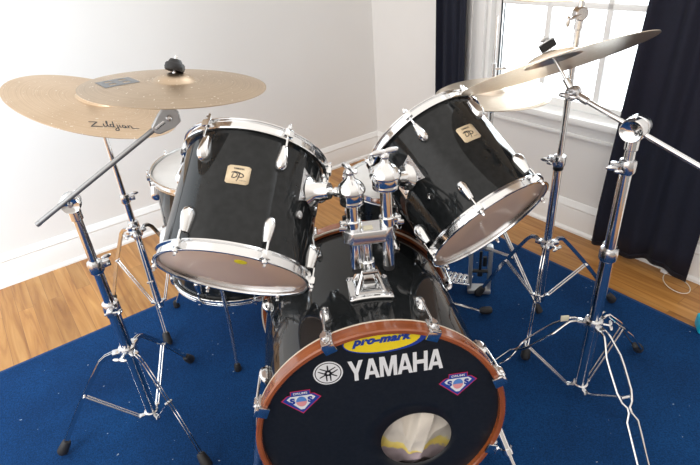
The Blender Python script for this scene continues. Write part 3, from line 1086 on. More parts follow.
# claws, tension rods, lug boxes
for k in range(8):
    a = R(21 + 45 * k)
    ca, sa = math.cos(a), math.sin(a)
    rad = V((ca, sa, 0)); tan = V((-sa, ca, 0))
    rot = Matrix(((tan.x, rad.x, 0), (tan.y, rad.y, 0), (0, 0, 1)))   # x tangent, y radial, z axial
    for (zf, s) in ((0.0, 1), (-BL, -1)):
        zl = zf - s * .112
        lg = MB()
        # oval bullet lug box
        lg.ell(rad * (BR + .004) + V((0, 0, zl)), (.0125, .017, .026), rot, 16, 10)
        lg.box(rad * (BR + .003) + V((0, 0, zl)), (.021, .010, .046), rot, .004)
        lo = lg.build('lug', 'chrome', bass)
        rd_ = MB()
        rr = HO + .009
        rd_.cyl(rad * (BR + .017) + V((0, 0, zl)), rad * rr + V((0, 0, zf - s * .026)), .0032)
        rd_.cyl(rad * (rr) + V((0, 0, zf - s * .034)), rad * (rr) + V((0, 0, zf - s * .008)), .0060)
        rd_.cyl(rad * (rr) + V((0, 0, zf - s * .008)), rad * (rr) + V((0, 0, zf + s * .006)), .0042)
        rd_.box(rad * (rr) + V((0, 0, zf + s * .006)), (.021, .007, .008), rot, .003)
        rd_.build('tension_rod', 'chrome', lo)
        cl = MB()
        cl.box(rad * (HO + .003) + V((0, 0, zf - s * .019)), (.027, .0085, .034), rot, .003)
        cl.box(rad * (HO - .006) + V((0, 0, zf + s * .003)), (.027, .024, .006), rot, .002)
        cl.box(rad * (HO + .009) + V((0, 0, zf - s * .020)), (.017, .014, .018), rot, .004)
        cl.build('claw', 'chrome', lo)

# spurs
for sx in (-1, 1):
    a = R(188) if sx < 0 else R(-14)
    rad = V((math.cos(a), math.sin(a), 0))
    tan = V((-math.sin(a), math.cos(a), 0))
    rot = Matrix(((tan.x, rad.x, 0), (tan.y, rad.y, 0), (0, 0, 1)))
    p0 = rad * (BR + .018) + V((0, 0, -.105))
    MW = frame(BN)
    foot_w = V((BC.x + sx * .345, BC.y + .005, RZ + .012))
    foot = MW.transposed() @ (foot_w - BC)
    sp = MB()
    sp.tube([p0 + (p0 - foot) * .10, p0.lerp(foot, .55)], .0115, 14)
    so_ = sp.build('spur', 'chrome', bass)
    sp = MB()
    sp.tube([p0.lerp(foot, .5), p0.lerp(foot, .95)], .0080, 12)
    sp.lathe([(0, 0), (.0150, .0), (.0150, .014), (0, .014)], p0.lerp(foot, .53), foot - p0, 16)
    sp.build('spur_rod', 'chrome', so_)
    sp = MB(); sp.lathe([(0, 0), (.009, 0), (.012, .010), (.010, .022), (.003, .032), (0, .033)], p0.lerp(foot, .90), foot - p0, 16)
    sp.build('rubber_foot', 'black_rubber', so_)
    sp = MB()
    sp.box(rad * (BR + .009) + V((0, 0, -.105)), (.05, .024, .06), rot, .006)
    sp.cyl(rad * (BR + .015) + V((0, 0, -.105)) + tan * .02, rad * (BR + .015) + V((0, 0, -.105)) + tan * .045, .005)
    sp.build('spur_bracket', 'chrome', so_)

# blanket stuffed inside the shell behind the port hole
MW = bass.matrix_world
bl = root('blanket', 'crumpled cream and yellow blanket stuffed inside the bass drum behind its port hole', 'blanket', MW @ V((HCX, HCY, -.085)), frame(BN))
nx = 96
vs = []; fs = []


def bh_(x, y):
    def crease(t_, k_):
        return 1 - abs(math.sin(t_)) ** k_
    wob = .5 * noise.noise(V((x * 9, y * 9, 2)))
    h = .016 * crease(17 * x + 7 * y + .3 + wob, .55) + .013 * crease(-13 * x + 16 * y + 1.0 + wob * 1.6, .6) + .008 * crease(31 * x - 12 * y + 2.0 - wob, .7)
    h += .026 * math.exp(-(max(abs(x - .010 - .3 * y) - .016, 0) / .006) ** 2) * (1 if y > -.045 else math.exp(-((y + .045) / .01) ** 2))
    h += .010 * noise.noise(V((x * 22 + 4, y * 18, 1.5)))
    return h


for j in range(nx + 1):
    for i in range(nx + 1):
        x = -.150 + .27 * i / nx; y = -.170 + .28 * j / nx
        vs.append(V((x, y, .035 + bh_(x, y) - 0.5 * (x * x + max(y, 0) ** 2) - .25 * min(y, 0) ** 2)))
for j in range(nx):
    for i in range(nx):
        k = j * (nx + 1) + i
        fs.append([k, k + 1, k + nx + 2, k + nx + 1])
mb = MB(); mb.add(vs, fs, True)
bo = mb.build('blanket_cloth', 'blanket_cloth', bl)
so = bo.modifiers.new('thick', 'SOLIDIFY'); so.thickness = .012; so.offset = -1

# ------------------------------------------------------------ double tom holder
TH = V((.040, .946, .572))
hold = root('tom_holder', 'chrome double tom holder standing on top of the bass drum between the two rack toms', 'tom holder', TH)
HI_ = Matrix.Translation(-TH)
bw = frame(BN)            # drum directions
zb_ = -BN                 # towards the back
px = (bw @ V((1, 0, 0)))
uz = V((0, 0, 1))
PR = Matrix(((px.x, zb_.x, 0), (px.y, zb_.y, 0), (px.z, zb_.z, 1)))   # x across, y back, z up (approx)
mb = MB()
bc = BC + bw @ V((0, 0, -.158))    # on axis
# curved base plate following the shell
vs = []; fs = []; nxp = 8
for side in (.0005, .009):
    for i in range(nxp + 1):
        t_ = R(88) + (i / nxp - .5) * (.098 / BR)
        for zz_ in (-.126, -.218):
            q = V((math.cos(t_) * (BR + side), math.sin(t_) * (BR + side), zz_))
            vs.append(BC + bw @ q)
n = 2 * (nxp + 1)
for i in range(nxp):
    fs += [[2 * i, 2 * i + 2, 2 * i + 3, 2 * i + 1], [n + 2 * i, n + 2 * i + 1, n + 2 * i + 3, n + 2 * i + 2], [2 * i, n + 2 * i, n + 2 * i + 2, 2 * i + 2], [2 * i + 1, 2 * i + 3, n + 2 * i + 3, n + 2 * i + 1]]
fs += [[0, 1, n + 1, n], [2 * nxp, n + 2 * nxp, n + 2 * nxp + 1, 2 * nxp + 1]]
mb.add(vs, fs, False)
bpl = mb.build('base_plate', 'chrome', hold, HI_)
bv = bpl.modifiers.new('bevel', 'BEVEL'); bv.width = .003; bv.segments = 2; bv.limit_method = 'ANGLE'
mb = MB()
for i in (-1, 1):
    for zz_ in (-.134, -.210):
        t_ = R(88) + i * .041 / BR
        q = BC + bw @ V((math.cos(t_) * (BR + .009), math.sin(t_) * (BR + .009), zz_))
        mb.lathe([(0, .004), (.004, .0035), (.006, .001), (.0065, 0)], q, uz, 12)
mb.build('plate_screw', 'dark_chrome', bpl, HI_)
pc = BC + bw @ V((math.cos(R(88)) * BR, math.sin(R(88)) * BR, -.174))
mb = MB()
# tapered pedestal: four ribs and a collar
for sx in (-1, 1):
    for sy in (-1, 1):
        a0 = pc + px * sx * .030 + zb_ * sy * .028 + uz * .008
        a1 = pc + px * sx * .013 + zb_ * sy * .012 + uz * .058
        mb.tube([a0, a1], [.0065, .0050], 8)
for sx in (-1, 1):
    mb.tube([pc + px * sx * .030 - zb_ * .028 + uz * .010, pc + px * sx * .030 + zb_ * .028 + uz * .010], .005, 8)
    mb.tube([pc - px * .030 + zb_ * sx * .028 + uz * .010, pc + px * .030 + zb_ * sx * .028 + uz * .010], .005, 8)
mb.box(pc + uz * .030, (.034, .034, .040), PR, .004, taper=.6)
mb.cyl(pc + uz * .052, pc + uz * .080, .0175, seg=24)
mb.build('pedestal', 'chrome', hold, HI_)
mb = MB()
mb.cyl(pc + uz * .070 - zb_ * .012, pc + uz * .070 - zb_ * .036, .0045)
mb.box(pc + uz * .070 - zb_ * .040, (.036, .006, .010), PR, .003)
mb.build('wing_screw', 'chrome_soft', hold, HI_)
mb = MB(); mb.cyl(pc + uz * .060, pc + uz * .150, .0125, seg=20); mb.build('center_post', 'chrome', hold, HI_)
mb = MB(); mb.box(pc + uz * .066 - px * .022 - zb_ * .010, (.016, .006, .022), PR, .001)
mb.build('paper_tag', 'masking_tape', hold, HI_)['label'] = 'small tan paper tag'
# block
bz = .7065
bcn = V((pc.x + .005, pc.y - .006, bz))
mb = MB()
pts = [(-.054, .020), (-.054, -.008), (-.036, -.024), (.036, -.024), (.054, -.008), (.054, .020), (.034, .030), (-.034, .030)]
Mx = Matrix.Translation(bcn) @ PR.to_4x4()
mb.prism(pts, -.0155, .0155, Mx)
bo = mb.build('clamp_block', 'chrome_soft', hold, HI_)
bv = bo.modifiers.new('bevel', 'BEVEL'); bv.width = .003; bv.segments = 2
mb = MB()
mb.box(bcn + uz * .0165 - zb_ * .004, (.020, .016, .002), PR, .0004)
mb.build('paper_tag', 'masking_tape', bo, HI_)['label'] = 'small yellowed tape tag'
for (sx, hz, hr, dyy, tlo) in ((-1, .806, .0300, 0.010, .615), (1, .832, .0330, 0.006, .612)):
    cx_ = bcn + px * (sx * .036 + .007)
    base = V((cx_.x, cx_.y, 0)) + zb_ * .002
    base.z = 0
    mb = MB(); mb.cyl(base + uz * tlo, base + uz * (hz - .012), .0128, seg=20)
    po = mb.build('post', 'chrome', hold, HI_)
    mb = MB(); mb.lathe([(0, 0), (.0120, 0), (.0132, .004), (.0132, .012)], base + uz * (tlo - .004), uz, 20)
    mb.build('post_cap', 'black_rubber', po, HI_)
    mb = MB()
    mb.cyl(base + uz * (bz + .015), base + uz * (bz + .036), .0170, seg=24)
    mb.box(base + uz * (bz + .026) + px * sx * .020, (.020, .012, .016), PR, .003)
    mb.cyl(base + uz * (bz + .026) + px * sx * .026 - zb_ * .016, base + uz * (bz + .026) + px * sx * .026 + zb_ * .016, .0035)
    mb.box(base + uz * (bz + .026) + px * sx * .026 - zb_ * .018, (.014, .005, .010), PR, .002)
    mb.build('memory_lock', 'chrome', po, HI_)
    mb = MB()
    mb.lathe([(0, -.024), (hr * .80, -.024), (hr * .85, -.022), (hr * .85, -.016), (hr * .83, -.014), (hr * .85, -.012), (hr * .85, .000), (hr * .98, .003), (hr * 1.0, .006), (hr * .98, .010), (hr * .84, .018), (hr * .55, .026), (hr * .34, .031), (.0085, .036), (.0075, .046), (0, .046)], base + uz * hz, uz, 32)
    mb.build('ball_housing', 'chrome', po, HI_)
    # wing nut on top
    mb = MB()
    wa = R(20) if sx > 0 else R(115)
    wx = V((math.cos(wa), math.sin(wa), 0))
    rot = Matrix(((wx.x, -wx.y, 0), (wx.y, wx.x, 0), (0, 0, 1)))
    mb.ell(base + uz * (hz + .046), (.0105, .0105, .009), rot)
    mb.ell(base + uz * (hz + .055) + wx * .014, (.018, .006, .0065), rot)
    mb.ell(base + uz * (hz + .055) - wx * .014, (.018, .006, .0065), rot)
    mb.build('wing_nut', 'chrome_soft', po, HI_)
    # arm towards the drum
    tr_, ang_, hh_, Rr_ = (ltom, R(168), .183, LR) if sx < 0 else (rtom, R(17), .186, RR)
    end = tr_.matrix_world @ V((math.cos(ang_) * (Rr_ + .0465), math.sin(ang_) * (Rr_ + .0465), hh_))
    st0 = base + uz * (hz - .004)
    dv = (end - st0).normalized()
    mb = MB(); mb.tube([st0 + dv * (hr * .8), end], .0062, 6)
    mb.lathe([(0, 0), (.0105, 0), (.0105, .010), (0, .010)], st0 + dv * (hr * 1.0), dv, 20)
    mb.build('arm', 'chrome', po, HI_)


# ------------------------------------------------------------ stands
def make_stand(label, base, tubes, hub, brz, feet, mode='flat', group=None, rot_hub=0.0, leg_rise=.0, knee=.62, foot_len=.045, mt='chrome', collars=()):
    """base (x,y); tubes [(z0,z1,r)]; hub z of the leg collar; brz z of brace hub; feet [(x,y)]"""
    bx, by = base
    r_ = root('cymbal_stand', label, 'cymbal stand', (bx, by, RZ), None, group)
    I_ = Matrix.Translation(-r_.location)
    c_ = lambda z: V((bx, by, z))
    main = None
    for i, (z0, z1, rr) in enumerate(tubes):
        m_ = MB(); m_.cyl(c_(z0), c_(z1), rr, seg=20)
        o = m_.build('tube', mt, r_, I_)
        if i > 0:
            # collar with clamp bolt and wing at the joint
            k = MB()
            pr = tubes[i - 1][2]
            k.lathe([(rr, .012), (pr + .004, .010), (pr + .0055, .004), (pr + .0055, -.018), (pr + .001, -.024), (rr, -.024)], c_(z0), (0, 0, 1), 24)
            wd = V((math.cos(rot_hub + 2.0 * i), math.sin(rot_hub + 2.0 * i), 0)); pd = V((-wd.y, wd.x, 0))
            rt2 = Matrix(((wd.x, pd.x, 0), (wd.y, pd.y, 0), (0, 0, 1)))
            k.box(c_(z0 - .006) + wd * (pr + .012), (.020, .016, .018), rt2, .003)
            k.build('collar', 'chrome_soft', o, I_)
            k = MB()
            k.cyl(c_(z0 - .006) + wd * (pr + .014) - pd * .014, c_(z0 - .006) + wd * (pr + .014) + pd * .020, .0036)
            k.ell(c_(z0 - .002) + wd * (pr + .022) + pd * .024, (.013, .004, .006), rt2)
            k.ell(c_(z0 - .010) + wd * (pr + .006) + pd * .024, (.010, .004, .005), rt2)
            k.build('wing_bolt', 'chrome_soft', o, I_)
        main = main or o
    hb = MB()
    r0 = tubes[0][2]
    hb.lathe([(r0, .016), (r0 + .006, .014), (r0 + .008, .006), (r0 + .008, -.008), (r0 + .003, -.014), (r0, -.014)], c_(hub), (0, 0, 1), 24)
    for f in feet:
        d = V((f[0] - bx, f[1] - by, 0)).normalized(); q = V((-d.y, d.x, 0))
        rt2 = Matrix(((d.x, q.x, 0), (d.y, q.y, 0), (0, 0, 1)))
        hb.box(c_(hub) + d * (r0 + .014), (.022, .022, .012), rt2, .003)
    ho = hb.build('leg_collar', 'chrome_soft', r_, I_)
    d0 = V((feet[0][0] - bx, feet[0][1] - by, 0)).normalized()
    wd = Matrix.Rotation(R(60), 3, 'Z') @ d0; pd = V((-wd.y, wd.x, 0))
    rt2 = Matrix(((wd.x, pd.x, 0), (wd.y, pd.y, 0), (0, 0, 1)))
    k = MB(); k.cyl(c_(hub) + wd * r0, c_(hub) + wd * (r0 + .024), .004)
    k.ell(c_(hub) + wd * (r0 + .026) + pd * .010, (.005, .012, .006), rt2); k.ell(c_(hub) + wd * (r0 + .026) - pd * .010, (.005, .012, .006), rt2)
    k.build('wing_bolt', 'chrome_soft', ho, I_)
    bh2 = MB()
    bh2.lathe([(0, -.016), (r0 + .002, -.014), (r0 + .004, 0), (r0 + .004, .012), (r0, .014)], c_(brz), (0, 0, 1), 20)
    for f in feet:
        d = V((f[0] - bx, f[1] - by, 0)).normalized(); q = V((-d.y, d.x, 0))
        rt2 = Matrix(((d.x, q.x, 0), (d.y, q.y, 0), (0, 0, 1)))
        bh2.box(c_(brz) + d * (r0 + .012), (.022, .013, .008), rt2, .002)
    bh2.build('brace_collar', 'chrome_soft', r_, I_)
    for f in feet:
        fx = V((f[0], f[1], RZ))
        d = V((fx.x - bx, fx.y - by, 0)); rlen = d.length; d.normalize(); q = V((-d.y, d.x, 0))

        def P(r, z, s=0.0):
            return V((bx, by, z)) + d * r + q * s
        fl = foot_len
        # leg: out from the collar, rounding over, then straight to the foot
        endr, endz = rlen - .022, RZ + .036
        path = [(r0 + .016, hub), (r0 + .028, hub + leg_rise * .8), (r0 + .044, hub + leg_rise * .8 - .004), (r0 + .058, hub - .014 + leg_rise * .4)]
        sr, sz = path[-1]
        tl = (.15, .3, .45, .6, .8, 1.0) if mode == 'flat' else (.10, .20, .38, .46, .50, .54, .60, 1.0)
        path += [(sr + (endr - sr) * t_, sz + (endz - sz) * t_ + .010 * math.sin(math.pi * t_)) for t_ in tl]
        lg = MB()
        if mode == 'flat':
            for s in (-.0036, .0036):
                vs = []; fs = []
                n_ = len(path)
                for i, (pr_, pz_) in enumerate(path):
                    a_ = path[max(i - 1, 0)]; b_ = path[min(i + 1, n_ - 1)]
                    tt_ = V((b_[0] - a_[0], b_[1] - a_[1], 0)).normalized(); nn = (-tt_.y, tt_.x)
                    w_ = .0058
                    for e_ in (1, -1):
                        for s2 in (-.0011, .0011):
                            vs.append(P(pr_ + nn[0] * w_ * e_, pz_ + nn[1] * w_ * e_, s + s2))
                for i in range(n_ - 1):
                    k = 4 * i
                    fs += [[k, k + 1, k + 5, k + 4], [k + 1, k + 3, k + 7, k + 5], [k + 3, k + 2, k + 6, k + 7], [k + 2, k, k + 4, k + 6]]
                fs += [[0, 1, 3, 2], [4 * n_ - 4, 4 * n_ - 3, 4 * n_ - 1, 4 * n_ - 2]]
                lg.add(vs, fs, False)
        else:
            for s in (-1, 1):
                pp = []
                n_ = len(path)
                for i, (pr_, pz_) in enumerate(path):
                    t_ = i / (n_ - 1)
                    wdt = {0: .006, 1: .007, 2: .008, 3: .012, 4: .020, 5: .021, 6: .020, 7: .014, 8: .004, 9: .004, 10: .015, 11: .015}[min(i, 11)]
                    pp.append(P(pr_, pz_, s * wdt))
                lg.tube(pp, .0030, 8)
        lo = lg.build('leg', mt, r_, I_)
        # rubber foot
        rf = MB()
        ax_ = V((d.x * (endr - sr), d.y * (endr - sr), endz - sz)).normalized()
        st_ = P(endr, endz) - ax_ * .018
        Zx = -ax_; Xx = q; Yx = Zx.cross(Xx)
        rot = Matrix(((Xx.x, Yx.x, Zx.x), (Xx.y, Yx.y, Zx.y), (Xx.z, Yx.z, Zx.z)))
        rf.lathe([(0, 0), (.0095, 0), (.0125, .006), (.0150, .030), (.0155, .042), (.011, .0485), (0, .0495)], st_, ax_, 12)
        rf.build('rubber_foot', 'black_rubber', lo, I_)
        # brace
        ir = [i for i in range(len(path)) if path[i][0] >= sr + (endr - sr) * (knee - .35)][0]
        kr = sr + (endr - sr) * .42
        kz_ = sz + (endz - sz) * .42 + .008
        b_ = MB()
        for s in (-.0045, .0045):
            b_.tube([P(r0 + .018, brz, s), P(kr, kz_, s)], .0024, 6)
        b_.cyl(P(kr, kz_, -.011), P(kr, kz_, .011), .0040, seg=10)
        b_.cyl(P(r0 + .018, brz, -.008), P(r0 + .018, brz, .008), .0036, seg=10)
        b_.build('brace', 'chrome_soft', lo, I_)
    return r_, I_


def wing(mb_, c_, d1, d2, l=.014):
    d1 = V(d1).normalized(); d2 = (V(d2) - d1 * V(d2).dot(d1)).normalized(); d3 = d1.cross(d2)
    rot = Matrix(((d1.x, d2.x, d3.x), (d1.y, d2.y, d3.y), (d1.z, d2.z, d3.z)))
    mb_.ell(V(c_) + d1 * l * .8, (l, .0038, .006), rot); mb_.ell(V(c_) - d1 * l * .8, (l, .0038, .006), rot)
    mb_.cyl(V(c_) - d2 * .010, V(c_) + d2 * .004, .0060)


def cymbal_seat(r_, I_, T, C, n, style='wingnut', over=.0, below=.0):
    """tilter at T, threaded post up through the cymbal centre C, felts and top nut. n = cymbal normal"""
    T, C, n = V(T), V(C), V(n).normalized()
    ax_ = (C - T).normalized()
    m_ = MB(); m_.tube([T, C + ax_ * .037], .0036, 12)
    m_.cyl(T + ax_ * .012, T + ax_ * .038, .0075)
    po = m_.build('cymbal_post', 'chrome', r_, I_)
    m_ = MB(); m_.lathe([(.004, -.016), (.011, -.016), (.0125, -.010), (.0125, -.004), (.004, -.003)], C, ax_, 20)
    m_.build('lower_felt', 'black_felt', po, I_)
    if style == 'black':
        m_ = MB(); m_.lathe([(.004, .004), (.0195, .004), (.0215, .007), (.0215, .018), (.019, .021), (.0155, .020), (.0150, .024), (.0120, .029), (.005, .030), (0, .030)], C, ax_, 24)
        for k in range(8):
            a = k * math.pi / 4
            b1, b2 = perp(ax_)
            m_.cyl(C + ax_ * .010 + (b1 * math.cos(a) + b2 * math.sin(a)) * .0205, C + ax_ * .018 + (b1 * math.cos(a) + b2 * math.sin(a)) * .0185, .0022, seg=8)
        m_.build('cymbal_nut', 'black_rubber', po, I_)
    else:
        m_ = MB(); m_.lathe([(.004, .006), (.0175, .006), (.0185, .010), (.0185, .019), (.004, .021)], C, ax_, 24)
        m_.build('upper_felt', 'black_felt', po, I_)
        m_ = MB(); m_.lathe([(.004, .0205), (.0195, .0205), (.0195, .0235), (.006, .024), (.006, .032), (0, .033)], C, ax_, 24)
        b1, b2 = perp(ax_)
        wing(m_, C + ax_ * .029, b1, ax_, .010)
        m_.build('cymbal_nut', 'cast_metal', po, I_)
    return po


def boom(r_, I_, base, zc, T, tail, big=.024, knurl='knurled', near=-.030, far=.016, wingat=-.050):
    """boom clamp on top of the pole at base,zc; boom rod from tail to T"""
    T, tail = V(T), V(tail)
    bd = (T - tail).normalized()
    side = bd.cross(V((0, 0, 1))).normalized()
    cp = V((base[0], base[1], zc)) - side * (near + far) / 2
    m_ = MB()
    ln_ = far - near
    m_.lathe([(0, .004), (big * .55, .003), (big * .70, .000), (big * .90, -.002), (big, .002), (big, ln_ - .002), (big * .9, ln_ + .002), (big * .7, ln_), (0, ln_ - .003)], cp + side * near, side, 32)
    m_.lathe([(big, 0), (big + .0014, .001), (big + .0014, .004), (big, .005)], cp + side * (near + far) * .5, side, 32)
    m_.cyl(cp + side * (near + far) / 2 - V((0, 0, big + .024)), cp + side * (near + far) / 2 - V((0, 0, big - .010)), .0145, seg=20)
    bc_ = m_.build('boom_clamp', 'chrome', r_, I_)
    m_ = MB(); wing(m_, cp + side * wingat, V((0, 0, 1)) * .4 + bd, side, .013)
    m_.cyl(cp, cp + side * wingat, .0045)
    m_.build('wing_bolt', 'chrome_soft', bc_, I_)
    # rod passes by the outer face of the drum
    m_ = MB(); m_.tube([tail, T - bd * .012], .0060, 12)
    for k in range(9):
        q = tail.lerp(T, (k + .7) / 10)
        m_.cyl(q, q + bd * .0012, .0063, seg=12)
    m_.cyl(tail - bd * .001, tail + bd * .010, .0066, seg=12)
    bo_ = m_.build('boom_arm', knurl, r_, I_)
    m_ = MB(); m_.cyl(T - bd * .040, T - bd * .012, .0090, seg=16)
    m_.build('boom_socket', 'chrome_soft', bo_, I_)
    return side, bd


def tilter(r_, I_, T, side, bd, style='drum'):
    T = V(T); m_ = MB()
    if style == 'drum':
        m_.cyl(T - side * .014, T + side * .014, .0155, seg=24)
        m_.lathe([(.0165, -.002), (.0165, .002)], T, side, 24)
        m_.build('tilter', 'chrome_soft', r_, I_)
        k = MB(); k.cyl(T + side * .014, T + side * .028, .004)
        wing(k, T + side * .030, V((0, 0, 1)) * .3 - bd, side, .012)
        k.build('wing_bolt', 'chrome_soft', r_, I_)
    else:
        z = side
        x = bd; y = z.cross(x)
        rot = Matrix(((x.x, y.x, z.x), (x.y, y.y, z.y), (x.z, y.z, z.z)))
        pts = [(k1 * 1.3, k2 * 1.3) for k1, k2 in [(-.036, -.006), (-.030, -.012), (-.004, -.019), (.012, -.017), (.019, -.004), (.017, .012), (.004, .019), (-.012, .015), (-.034, .006)]]
        Mx_ = Matrix.Translation(T) @ rot.to_4x4()
        m_.prism(pts, -.008, .008, Mx_)
        o = m_.build('tilter', 'cast_metal', r_, I_)
        bv_ = o.modifiers.new('bevel', 'BEVEL'); bv_.width = .003; bv_.segments = 3
        k = MB(); k.lathe([(0, .007), (.005, .006), (.0075, .002), (.008, 0)], T + z * .008 * TILT_S, z * TILT_S, 16)
        k.build('tilter_screw', 'chrome', o, I_)
    return


TILT_S = 1


# ------------------------------------------------------------ cymbals
def make_cymbal(name, label, C, n, Rc, mt, bow=.020, bell_r=.052, bell_h=.020, group=None, xdir=None):
    rot = frame(n, (0, 1, 0)) if xdir is None else None
    if xdir is not None:
        n = V(n).normalized(); x = (V(xdir) - n * V(xdir).dot(n)).normalized(); y = n.cross(x)
        rot = Matrix(((x.x, y.x, n.x), (x.y, y.y, n.y), (x.z, y.z, n.z)))
    r_ = root(name, label, 'cymbal', C, rot, group)
    prof = []
    K = 28
    for i in range(K + 1):
        t_ = i / K; r = .0055 + (Rc - .0055) * t_
        z = -bell_h - bow * ((r - bell_r) / (Rc - bell_r)) ** 1.6 if r > bell_r else -bell_h * (1 - math.sqrt(max(0, 1 - (r / bell_r) ** 2 * .97)))
        prof.append((r, z))
    zb = [p for p in prof]
    up = prof; lo = [(r, z - .0013) for r, z in prof]
    m_ = MB(); m_.lathe(up + lo[::-1], seg=128, closed=True)
    m_.build('cymbal_body', mt, r_)
    return r_, lambda r: (-bell_h - bow * ((r - bell_r) / (Rc - bell_r)) ** 1.6)


# ---- front left: boom stand and worn cymbal
S1 = (-.640, 1.095)
TILT1 = V((-.386, 1.152, .936))
n1 = V((.116, .041, .992)).normalized(); C1 = V((-.366, 1.190, .995)) + n1 * .029
st1, I1 = make_stand('chrome boom cymbal stand at the front left edge of the rug', S1, [(.045, .477, .0160), (.470, .605, .0130), (.598, .752, .0105)], .314, .060,
                     [(-.897, 1.010), (-.440, .920), (-.590, 1.363)], rot_hub=R(170))
tail1 = V((-.706, 1.048, .746))
sd, bd = boom(st1, I1, S1, .772, TILT1, tail1, .0215, near=-.040, far=-.003, wingat=-.056)
tilter(st1, I1, TILT1, sd, bd, 'plate')
cymbal_seat(st1, I1, TILT1, C1, n1, 'black')
cy1, zf1 = make_cymbal('crash_cymbal', 'worn bronze cymbal with a black nut, held on the boom arm at the front left', C1, n1, .203, 'bronze_worn', bow=.013, bell_r=.044, bell_h=.016, xdir=(1, 0, 0))


def print_on(cy, zf, mb_, x, y, rot, name, mt):
    o = MB(); vs = []
    Rz = Matrix.Rotation(rot, 3, 'Z')
    for p in mb_.v:
        q = Rz @ p + V((x, y, 0)); r = math.hypot(q.x, q.y)
        vs.append(V((q.x, q.y, zf(r) + .0006)))
    o.add(vs, mb_.f, False)
    return o.build(name, mt, cy)


# faded square mark made of bars
sq = MB()
for (x0, x1, y0, y1) in ((-.030, .030, .018, .030), (-.030, .030, -.030, -.018), (-.030, -.018, -.018, .018), (.018, .030, -.018, .018), (-.006, .006, -.018, .018), (-.018, .018, -.006, .006)):
    nn = 6
    for i in range(nn):
        for j in range(nn):
            xa, xb = x0 + (x1 - x0) * i / nn, x0 + (x1 - x0) * (i + 1) / nn; ya, yb = y0 + (y1 - y0) * j / nn, y0 + (y1 - y0) * (j + 1) / nn
            sq.add([V((xa, ya, 0)), V((xb, ya, 0)), V((xb, yb, 0)), V((xa, yb, 0))], [[0, 1, 2, 3]], False)
for p in sq.v: p *= 1.25
print_on(cy1, zf1, sq, -.120, -.022, R(38), 'faded_logo', 'faded_ink')

# ---- back left: straight stand and large ride
S2 = (-.772, 1.644)
st2, I2 = make_stand('chrome cymbal stand on the bare floor edge beside the floor tom, below the large cymbal', S2, [(.045, .43, .0135), (.422, .535, .0110), (.527, .765, .0085)], .381, .060,
                     [(-1.010, 1.741), (-.690, 1.440), (-.660, 1.850)], rot_hub=R(150), leg_rise=.012)
n2 = V((.379, .023, .925)).normalized(); C2 = V((-.781, 1.667, .848)) + n2 * .038
T2 = V((-.772, 1.644, .775))
m_ = MB(); m_.cyl(V((-.772, 1.632, .775)), V((-.772, 1.658, .775)), .014); m_.build('tilter', 'chrome_soft', st2, I2)
cymbal_seat(st2, I2, T2, C2, n2, 'wingnut')
cy2, zf2 = make_cymbal('ride_cymbal', 'largest bronze cymbal at the far left with dark script lettering', C2, n2, .254, 'bronze_bright', bow=.018, bell_r=.055, bell_h=.020, xdir=(1, 0, 0))
# handwriting: 'Zildjian'
zs = [[(0, 1.0), (.5, 1.02), (1.15, 1.05)], [(1.15, 1.05), (.6, .55), (.05, 0)], [(.05, 0), (.6, .10), (1.55, .03)],
      [(1.85, .75), (1.78, .3), (1.9, .05), (2.1, .15)], [(1.95, 1.1), (1.98, 1.13)],
      [(2.15, .15), (2.4, .9), (2.45, 1.35), (2.3, 1.0), (2.35, .2), (2.6, .08)],
      [(3.05, .6), (2.75, .65), (2.65, .25), (2.9, .05), (3.1, .45)], [(3.25, 1.35), (3.15, .7), (3.1, .1), (3.3, .1)],
      [(3.6, .65), (3.6, .0), (3.5, -.55), (3.1, -.65), (3.2, -.3), (3.75, .15)], [(3.7, 1.0), (3.72, 1.03)],
      [(3.95, .65), (3.92, .15), (4.15, .1)], [(4.05, 1.0), (4.07, 1.03)],
      [(4.7, .6), (4.4, .6), (4.3, .2), (4.55, .05), (4.75, .5), (4.75, .1), (4.95, .12)],
      [(5.1, .65), (5.1, .05)], [(5.1, .35), (5.4, .65), (5.55, .45), (5.6, .05), (5.8, .05), (6.6, .2)]]
k = .1400 / 6.6
zr = ribbon([[((x - 3.3) * k, (y - .4) * k * 1.25) for x, y in s_] for s_ in zs], .0019, 0)
print_on(cy2, zf2, zr, .112, -.146, R(36), 'script_lettering', 'ink')

# ---- back right: tall boom stand behind the crash
S3 = (.640, 1.410)
st3, I3 = make_stand('tall slim chrome cymbal stand near the window, behind the right crash', S3, [(.110, .646, .0130), (.640, 1.018, .0085)], .342, .125,
                     [(.535, 1.225), (.955, 1.486), (.470, 1.600)], rot_hub=R(20), leg_rise=.014)
m_ = MB(); m_.lathe([(.0135, -.035), (.0150, -.033), (.0150, -.014), (.0135, -.012)], (S3[0], S3[1], .640), (0, 0, 1), 24)
m_.build('black_ring', 'black_paint', st3, I3)['label'] = 'black plastic ring'
m_ = MB(); m_.cyl((.640, 1.396, 1.043), (.640, 1.424, 1.043), .017); m_.cyl((.640, 1.41, 1.003), (.640, 1.41, 1.035), .011)
m_.build('tilter', 'chrome_soft', st3, I3)
m_ = MB(); m_.cyl((.640, 1.40, 1.043), (.612, 1.396, 1.033), .004); m_.ell((.605, 1.395, 1.028), (.006, .005, .014)); m_.build('wing_bolt', 'chrome_soft', st3, I3)
n3 = V((-.02, .03, 1.0)).normalized(); C3 = V((.640, 1.410, 1.043)) + n3 * .078
cymbal_seat(st3, I3, V((.640, 1.410, 1.043)), C3, n3)
make_cymbal('splash_cymbal', 'cymbal on the tall slim stand, only its lower rim entering the picture at the top', C3, n3, .178, 'bronze_bright', bow=.012, bell_r=.044, bell_h=.016, xdir=(1, 0, 0))

